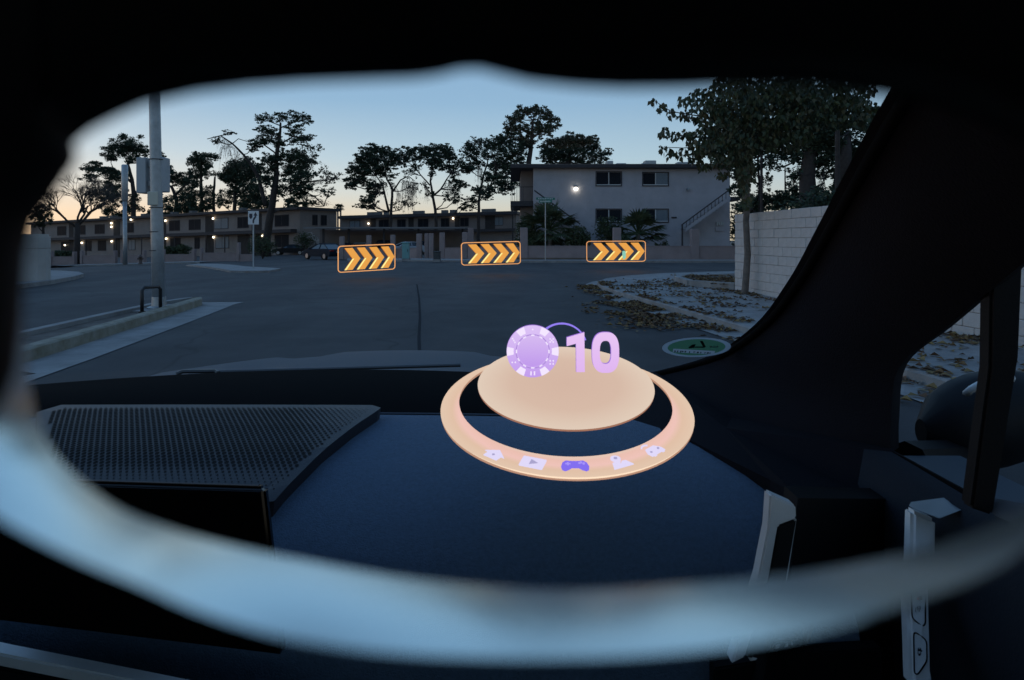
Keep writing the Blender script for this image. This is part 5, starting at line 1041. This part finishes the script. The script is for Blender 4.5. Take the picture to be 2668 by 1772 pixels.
mb.grid([[Vector((p.x, yf, top)) for p in inn], [Vector((p.x, yf, p.z + .0012)) for p in inn], [Vector((p.x, .030, p.z)) for p in inn], bk_, [Vector((p.x, yb, top + .004)) for p in bk_], [Vector((p.x, yf, top)) for p in inn]])
mb.build('brow_frame', FRM, gl_, True)
LM = -.0345                                                          # middle of the nose bridge
def mirg(p): return Vector((2 * LM - p[0], p[1], p[2]))
mb = MB(); mb.grid([[mirg(p) for p in r_] for r_ in ([Vector((p.x, yf, top)) for p in inn[5:]], [Vector((p.x, yf, p.z + .0012)) for p in inn[5:]], [Vector((p.x, .030, p.z)) for p in inn[5:]], bk_[5:], [Vector((p.x, yb, top + .004)) for p in bk_[5:]])]); mb.build('brow_frame', FRM, gl_, True)
FE = [(70, 480), (62, 620), (62, 780), (72, 950), (95, 1090), (160, 1205), (295, 1315), (440, 1375), (590, 1418), (800, 1462), (1100, 1512), (1470, 1538), (1800, 1520), (2100, 1490), (2357, 1440), (2529, 1390), (2668, 1320), (2850, 1180), (2990, 980), (3060, 760)]
NE = [(-250, 480), (-262, 640), (-262, 820), (-240, 1020), (-170, 1200), (-20, 1340), (180, 1448), (360, 1524), (540, 1602), (770, 1668), (1060, 1706), (1450, 1716), (1800, 1698), (2120, 1648), (2390, 1572), (2580, 1500), (2720, 1410), (2900, 1270), (3060, 1040), (3140, 760)]
def rim(mirror):
    mb = MB(); rws = []; bks = []
    for a, b in zip(FE, NE):
        pf, pn = P(*a, .0368), P(*b, .0280); out = Vector((pf.x - .002, 0, pf.z - EYE)).normalized()
        q = [grow(pf, pn, t) - out * .00042 * t * (1 - t) for t in (0, .25, .5, .75, 1)]
        k_ = [pn, pn + out * .0001 + Vector((0, .0003, 0)), pf + out * .0012, pf]
        rws.append([mirg(p) for p in q] if mirror else q); bks.append([mirg(p) for p in k_] if mirror else k_)
    mb.grid(fine(rws, 4)); mb.grid(fine(bks, 4), 1); return mb.build('lens_rim', [RIMM, FRM], gl_, True)
rim(False); rim(True)
lens_px = FE + [(2900, 500), (2300, 240), (1600, 210), (1200, 170), (700, 205), (300, 290)]
LG = glass('lens_glass', (.985, .99, .995), .03)
for mr_ in (0, 1):
    pts = [P(u, v, .0364) for u, v in lens_px]; pts = [mirg(p) for p in pts] if mr_ else pts
    mb = MB(); mb.add(pts, [tuple(range(len(pts)))]); mb.build('lens', LG, gl_)
    tx = [Vector((.0545, .036, 1.412)), Vector((.060, .02, 1.413)), Vector((.062, -.06, 1.412)), Vector((.060, -.11, 1.404)), Vector((.056, -.14, 1.385))]; tx = [mirg(p) for p in tx] if mr_ else tx
    mb = MB(); mb.tube(tx, [.006, .005, .004, .0035, .003], 8, sq=1.4); mb.build('temple', FRM, gl_, True)

# ================================================================== holograms
OR1 = emis('holo_orange', (240, 166, 78)); OR2 = emis('holo_yellow', (255, 240, 150), 1.15); OR3 = emis('holo_frame', (246, 172, 110)); OR4 = emis('holo_side', (205, 110, 40), .8)
def chevron_sign(label, y0, y1, c00, c10, c11, c01):
    """corners: lower-left, lower-right, upper-right, upper-left in photo columns/rows; y0, y1 distances of the left and right edge"""
    a, b, c, d = P(*c00, y0), P(*c10, y1), P(*c11, y1), P(*c01, y0); t = thing('chevron_hologram', label, 'hologram', tuple((a + b) / 2), 'floating orange chevron signs')
    nn = (b - a).cross(d - a).normalized(); nn = nn if nn.y < 0 else -nn
    W = lambda x, y, o=0.0: a * (1 - x) * (1 - y) + b * x * (1 - y) + c * x * y + d * (1 - x) * y + nn * o
    path = []; rx, ry = .055, .12
    for (cx_, cy2, a0) in ((1 - rx, 1 - ry, 0), (rx, 1 - ry, 90), (rx, ry, 180), (1 - rx, ry, 270)):
        for k in range(6): an = R(a0 + 18 * k); path.append(W(cx_ + rx * math.cos(an), cy2 + ry * math.sin(an)))
    mb = MB(); mb.tube(path, .018, 6, closed=True); mb.build('outline', OR3, t, True)
    for k in range(4):
        x0 = .105 + .212 * k; wv, ax = .135, .135
        pts = [(x0, .92), (x0 + wv, .92), (x0 + wv + ax, .5), (x0 + wv, .07), (x0, .07), (x0 + ax, .5)]
        if k == 3: pts[2] = (.985, .5)
        mb = MB(); mb.prism([W(x, y, .03) for x, y in pts], -nn * .06, 0, 1); ch = mb.build('chevron', [OR1, OR4], t)
        mb = MB(); mb.prism([W(x, y, .034) for x, y in ((x0 - .004, .07), (x0 + .028, .07), (x0 + ax + .028, .5), (x0 + ax, .5))], -nn * .004); mb.build('bright_edge', OR2, ch)
chevron_sign('leftmost of three floating orange chevron signs, beside the parked sedan', 23.4, 24.6, (881, 710), (1029, 701), (1029, 636), (881, 642))
chevron_sign('middle of three floating orange chevron signs, before the gate posts', 26.4, 27.4, (1203, 691), (1356, 687), (1355, 629), (1202, 633))
chevron_sign('rightmost of three floating orange chevron signs, before the shrubs', 30, 30.4, (1529, 682), (1681.5, 681), (1681.5, 628), (1528.5, 629))
cr_ = P(1625, 665, 29.3); t = thing('crystal_hologram', 'small pale green floating crystal before the rightmost chevron sign', 'hologram', tuple(cr_))
mb = MB(); q = [(0, -.2), (.085, -.1), (.085, .1), (.05, .19), (-.06, .19), (-.075, .1), (-.06, -.1)]; s_ = 1.0
mb.add([cr_ + Vector((x * 1.0, -.06, z * 1.0)) * 1.0 for x, z in q] + [cr_ + Vector((x * .55, -.12, z * .55)) for x, z in q], [tuple(range(13, 6, -1))] + [(i, (i + 1) % 7, (i + 1) % 7 + 7, i + 7) for i in range(7)])
mb.build('crystal', emis('holo_crystal', (150, 215, 190), .9), t)
# round menu
tilt = R(14); AX, AY = Vector((1, 0, 0)), Vector((0, math.cos(tilt), math.sin(tilt))); AN = AX.cross(AY)
def radial(name, stops, r0, r1):
    m = bpy.data.materials.new(name); m.use_nodes = True; n = m.node_tree; n.nodes.remove(n.nodes['Principled BSDF']); e_ = n.nodes.new('ShaderNodeEmission'); e_.inputs[1].default_value = 1 / 2 ** EXPO
    tc = n.nodes.new('ShaderNodeTexCoord'); ln = n.nodes.new('ShaderNodeVectorMath'); ln.operation = 'LENGTH'; mr_ = n.nodes.new('ShaderNodeMapRange'); mr_.inputs[1].default_value = r0; mr_.inputs[2].default_value = r1; rp = n.nodes.new('ShaderNodeValToRGB')
    n.links.new(tc.outputs['Object'], ln.inputs[0]); n.links.new(ln.outputs['Value'], mr_.inputs[0]); n.links.new(mr_.outputs[0], rp.inputs[0]); n.links.new(rp.outputs[0], e_.inputs[0]); n.links.new(e_.outputs[0], n.nodes['Material Output'].inputs[0])
    el = rp.color_ramp.elements; el[0].position, el[0].color = stops[0][0], (*lin(*stops[0][1]), 1); el[1].position, el[1].color = stops[-1][0], (*lin(*stops[-1][1]), 1)
    for p_, c_ in stops[1:-1]: x = el.new(p_); x.color = (*lin(*c_), 1)
    return m
RC = P(1474, 1056, .90); menu = thing('menu_ring_hologram', 'glowing tan menu ring with five icons floating over the dashboard', 'hologram', tuple(RC))
Ro, Ri = .168, .145; N = 96
RINGM = radial('holo_ring', [(0, (232, 200, 182)), (.12, (236, 192, 178)), (.4, (240, 196, 186)), (.62, (226, 193, 168)), (1, (228, 200, 176))], .128, .168)
EDGE = emis('holo_edge', (226, 188, 158), 1.0); EDGE2 = emis('holo_lip', (255, 226, 196), 1.05); UNDER = mat('holo_under', (.05, .035, .03), .6)
def ring3(r, a, h=0.0, cyo=0.0): return RC + AX * r * math.cos(a) + AY * (r * math.sin(a) + cyo) + AN * h
co = .0205
A_ = [6.28318 * k / N for k in range(N)]
mb = MB()
o_, i_ = [ring3(Ro, a) for a in A_], [ring3(Ri, a, 0, co) for a in A_]; mb.add(o_ + i_, [(k, (k + 1) % N, (k + 1) % N + N, k + N) for k in range(N)], 0)
ob, ib = [ring3(Ro * .997, a, -.0035) for a in A_], [ring3(Ri * 1.002, a, -.0035, co) for a in A_]
mb.add(o_ + ob, [(k, k + N, (k + 1) % N + N, (k + 1) % N) for k in range(N)], 1); mb.add(i_ + ib, [(k, (k + 1) % N, (k + 1) % N + N, k + N) for k in range(N)], 1); mb.add(ob + ib, [(k, k + N, (k + 1) % N + N, (k + 1) % N) for k in range(N)], 2)
mb.build('ring_plate', [RINGM, emis('holo_ring_side', (190, 146, 122), .95), UNDER], menu)
mb = MB(); mb.tube([ring3(Ro - .0003, a, .0002) for a in A_ if 3.9 < a < 5.6], [.0001 + .0009 * math.sin((a - 3.9) / 1.7 * math.pi) for a in A_ if 3.9 < a < 5.6], 5); mb.build('lip', EDGE2, menu, True)
ICW, ICP = emis('holo_icon_white', (226, 218, 250)), emis('holo_icon_violet', (132, 112, 240)); ICD = emis('holo_icon_dim', (172, 165, 205)); ICP2 = emis('holo_icon_lilac', (168, 150, 250))
def onring(u, v):
    d = P(u, v, 1.0) - Vector((0, 0, EYE)); o0 = Vector((0, 0, EYE)); t_ = (RC - o0).dot(AN) / d.dot(AN); return o0 + d * t_
def icon(name, u, v, shapes, label=None, sc_=1.0):
    c_ = onring(u, v); rel = c_ - RC; a = math.atan2(rel.dot(AY), rel.dot(AX)); up = -(AX * math.cos(a) + AY * math.sin(a)); rt_ = up.cross(AN); first = None
    for i, (nm, pts, m) in enumerate(shapes):
        mb = MB(); h = .0006 + .0006 * i; mb.prism([c_ + rt_ * x * sc_ * .001 + up * y * sc_ * .001 + AN * (h + .0012) for x, y in pts], -AN * .0012, 0)
        o = mb.build(nm if first else name, m, first or menu); first = first or tag(o, label)
def disc(cx_, cy2, r, n=14, ry=None): return [(cx_ + r * math.cos(6.283 * k / n), cy2 + (ry or r) * math.sin(6.283 * k / n)) for k in range(n)]
icon('home_icon', 1287, 1187, [('home', [(-10, -8), (10, -8), (10, 1), (15, 1), (0, 12), (-15, 1), (-10, 1)], ICW), ('dot', disc(0, -1, 1.8), ICD)], 'white house icon', .95)
icon('video_icon', 1388, 1208, [('card', [(-14, -9), (-13, -10), (13, -10), (14, -9), (14, 9), (13, 10), (-13, 10), (-14, 9)], ICW), ('triangle', [(-3, -5), (6, 0), (-3, 5)], ICD)], 'white video card icon with play mark')
gpd = [(-15, -9), (-12, -11), (-8, -9), (-4, -5), (4, -5), (8, -9), (12, -11), (15, -9), (16, -3), (14, 5), (10, 9), (4, 8), (-4, 8), (-10, 9), (-14, 5), (-16, -3)]
icon('gamepad_icon', 1498, 1215, [('pad', gpd, ICP), ('cross', [(-11, 1), (-9, 1), (-9, -1), (-7, -1), (-7, 1), (-5, 1), (-5, 3), (-7, 3), (-7, 5), (-9, 5), (-9, 3), (-11, 3)], ICP2), ('pad_button', disc(7, 4, 1.5), ICP2), ('pad_button', disc(10, 1, 1.5), ICP2), ('pad_button', disc(5, 1, 1.3), ICP2)], 'violet gamepad icon')
icon('map_icon', 1613, 1207, [('map', [(-12, -11), (14, -9), (9, 1), (4, 1), (0, -4), (-5, 1), (-8, 1)], ICW), ('pin', [(-1, -5)] + [(-1 + 6 * math.cos(R(a)), 7 + 6 * math.sin(R(a))) for a in range(-30, 211, 20)], ICW), ('pin_hole', disc(-1, 7, 2.2), ICD)], 'white map and pin icon')
icon('car_icon', 1704, 1176, [('body', [(-13, -8), (-10, -8), (-10, -10), (-6, -10), (-6, -8), (6, -8), (6, -10), (10, -10), (10, -8), (13, -8), (13, 0), (8, 8), (-8, 8), (-13, 0)], ICW), ('light', disc(-7, -1, 1.6), ICD), ('light', disc(7, -1, 1.6), ICD), ('signal', [(-6 + 0 + 8 * math.cos(R(a)), 8 + 7 * math.sin(R(a))) for a in range(30, 151, 15)] + [(-6 + 6 * math.cos(R(a)), 8 + 5 * math.sin(R(a))) for a in range(150, 29, -15)], ICW)], 'white car icon with signal waves', .9)
# inner disc
DC = P(1473, 998, .93); Rd = .122
dsk = thing('disc_hologram', 'glowing tan disc floating behind the menu ring', 'hologram', tuple(DC))
D_ = lambda r, a, h=0.0: DC + AX * r * math.cos(a) + BY2 * r * math.sin(a) + AN * h
BY2 = Vector((0, math.cos(R(15)), math.sin(R(15))))
mb = MB(); o_ = [D_(Rd, a) for a in A_]; b_ = [D_(Rd * .997, a, -.0028) for a in A_]; mb.add(o_, [tuple(range(N))], 0); mb.add(o_ + b_, [(k, k + N, (k + 1) % N + N, (k + 1) % N) for k in range(N)], 1); mb.add(b_, [tuple(range(N - 1, -1, -1))], 2)
mb.build('disc_plate', [radial('holo_disc', [(0, (213, 182, 164)), (.6, (216, 187, 168)), (1, (226, 205, 186))], 0, .123), emis('holo_disc_side', (170, 120, 98), .9), UNDER], dsk)
# chip and number
CP = P(1388, 915.5, .80); kx = .80 / F
chip = thing('chip_hologram', 'floating violet casino chip with white edge spots', 'hologram', tuple(CP))
def vert(x, y, o=0.0): return CP + Vector((x * kx, -o, y * kx))
CH1 = emis('chip_violet', (196, 158, 238), 1, (2, -.03, .03, (222, 196, 246))); CH2 = emis('chip_white', (240, 226, 252), 1.05); CH3 = emis('chip_face', (192, 152, 236), 1, (2, -.02, .02, (216, 188, 242))); CH4 = emis('chip_line', (172, 138, 216)); CH5 = emis('chip_side', (150, 110, 215), .9)
mb = MB(); n = 64; c_ = [vert(68 * math.cos(6.283 * k / n), 68 * math.sin(6.283 * k / n)) for k in range(n)]; mb.prism(c_, (0, .006, 0), 0, 1); mb.build('chip_body', [CH1, CH5], chip)
for k in range(6):
    a0 = 60 * k; pts = [vert(67.5 * math.cos(R(a)), 67.5 * math.sin(R(a)), .0012) for a in (a0 - 10, a0 - 5, a0, a0 + 5, a0 + 10)] + [vert(50 * math.cos(R(a)), 50 * math.sin(R(a)), .0012) for a in (a0 + 9, a0, a0 - 9)]
    mb = MB(); mb.prism(pts, (0, .001, 0)); mb.build('edge_spot', CH2, chip)
    b0 = a0 + 30; cxk, cyk = 57 * math.cos(R(b0)), 57 * math.sin(R(b0))
    pips = {90: [(0, 0)], 30: [(-4, -4), (4, 4), (-4, 4), (4, -4), (0, 0)], 150: [(-3, 5), (0, 0), (3, -5)], 210: [(-4, 0), (4, 0)], 330: [(-4, -4), (4, 4), (-4, 4), (4, -4)], 270: []}[b0 % 360]
    for (x, y) in pips: mb = MB(); mb.prism([vert(cxk + x + 2.1 * math.cos(6.283 * j_ / 8), cyk + y + 2.1 * math.sin(6.283 * j_ / 8), .0012) for j_ in range(8)], (0, .001, 0)); mb.build('pip', CH2, chip)
    if b0 == 270:
        for x in (-4.5, 4.5): mb = MB(); mb.prism([vert(cxk + x - 1.8, cyk - 5, .0012), vert(cxk + x + 1.8, cyk - 5, .0012), vert(cxk + x + 1.8, cyk + 5, .0012), vert(cxk + x - 1.8, cyk + 5, .0012)], (0, .001, 0)); mb.build('bar_mark', CH2, chip)
mb = MB(); mb.tube([vert(43.5 * math.cos(6.283 * k / 64), 43.5 * math.sin(6.283 * k / 64), .0006) for k in range(64)], .0006, 5, closed=True); mb.build('inner_line', CH4, chip)
for k in range(12):
    a0 = 30 * k; mb = MB(); mb.tube([vert(42.5 * math.cos(R(a)), 42.5 * math.sin(R(a)), .0016) for a in (a0 - 6, a0 - 3, a0, a0 + 3, a0 + 6)], .0008, 5); mb.build('dash_mark', CH2, chip)
mb = MB(); mb.prism([vert(39 * math.cos(6.283 * k / 48), 39 * math.sin(6.283 * k / 48), .0014) for k in range(48)], (0, .002, 0)); mb.build('chip_face', CH3, chip)
NU = emis('number_pink', (222, 176, 240), 1, (2, -.04, .04, (236, 204, 246))); NS = emis('number_side', (160, 120, 225), .9)
num = thing('number_hologram', 'floating pale violet number 10 beside the chip', 'hologram', tuple(P(1545, 920, .80)))
c4 = lambda x, y: P(1300 + x * .144, 830 + y * .144, .80)
mb = MB(); mb.prism([c4(x, y) for x, y in ((1228, 345), (1545, 250), (1555, 970), (1400, 970), (1395, 455), (1228, 500))], (0, .006, 0), 0, 1); mb.build('digit_one', [NU, NS], num)
def sup(cx_, cy2, rx, ry, e_, n=56): return [c4(cx_ + rx * math.copysign(abs(math.cos(a)) ** (2 / e_), math.cos(a)), cy2 + ry * math.copysign(abs(math.sin(a)) ** (2 / e_), math.sin(a))) for a in [6.28318 * k / n for k in range(n)]]
o_, i_ = sup(1930, 617, 246, 368, 2.7), sup(1928, 612, 103, 208, 2.7); n = 56; mb = MB(); bk = Vector((0, .006, 0))
mb.add(o_ + i_, [(k, (k + 1) % n, (k + 1) % n + n, k + n) for k in range(n)], 0); mb.add(o_ + [p + bk for p in o_], [(k, k + n, (k + 1) % n + n, (k + 1) % n) for k in range(n)], 1); mb.add(i_ + [p + bk for p in i_], [(k, k + n, (k + 1) % n + n, (k + 1) % n) for k in range(n)], 1); mb.add([p + bk for p in o_ + i_], [(k, (k + 1) % n, (k + 1) % n + n, k + n) for k in range(n)], 1); mb.build('digit_zero', [NU, NS], num)
arc = thing('arc_hologram', 'thin violet light arc joining the chip and the number', 'hologram', tuple(P(1462, 845, .815)))
ac_ = [P(1463.5 + 66 * math.cos(R(a)), 909 - 66 * math.sin(R(a)), .815) for a in range(20, 162, 6)]; mb = MB(); mb.tube(ac_, [.0009 + .0005 * (k / len(ac_)) for k in range(len(ac_))], 6); mb.build('arc_line', emis('holo_arc', (150, 130, 245)), arc, True)
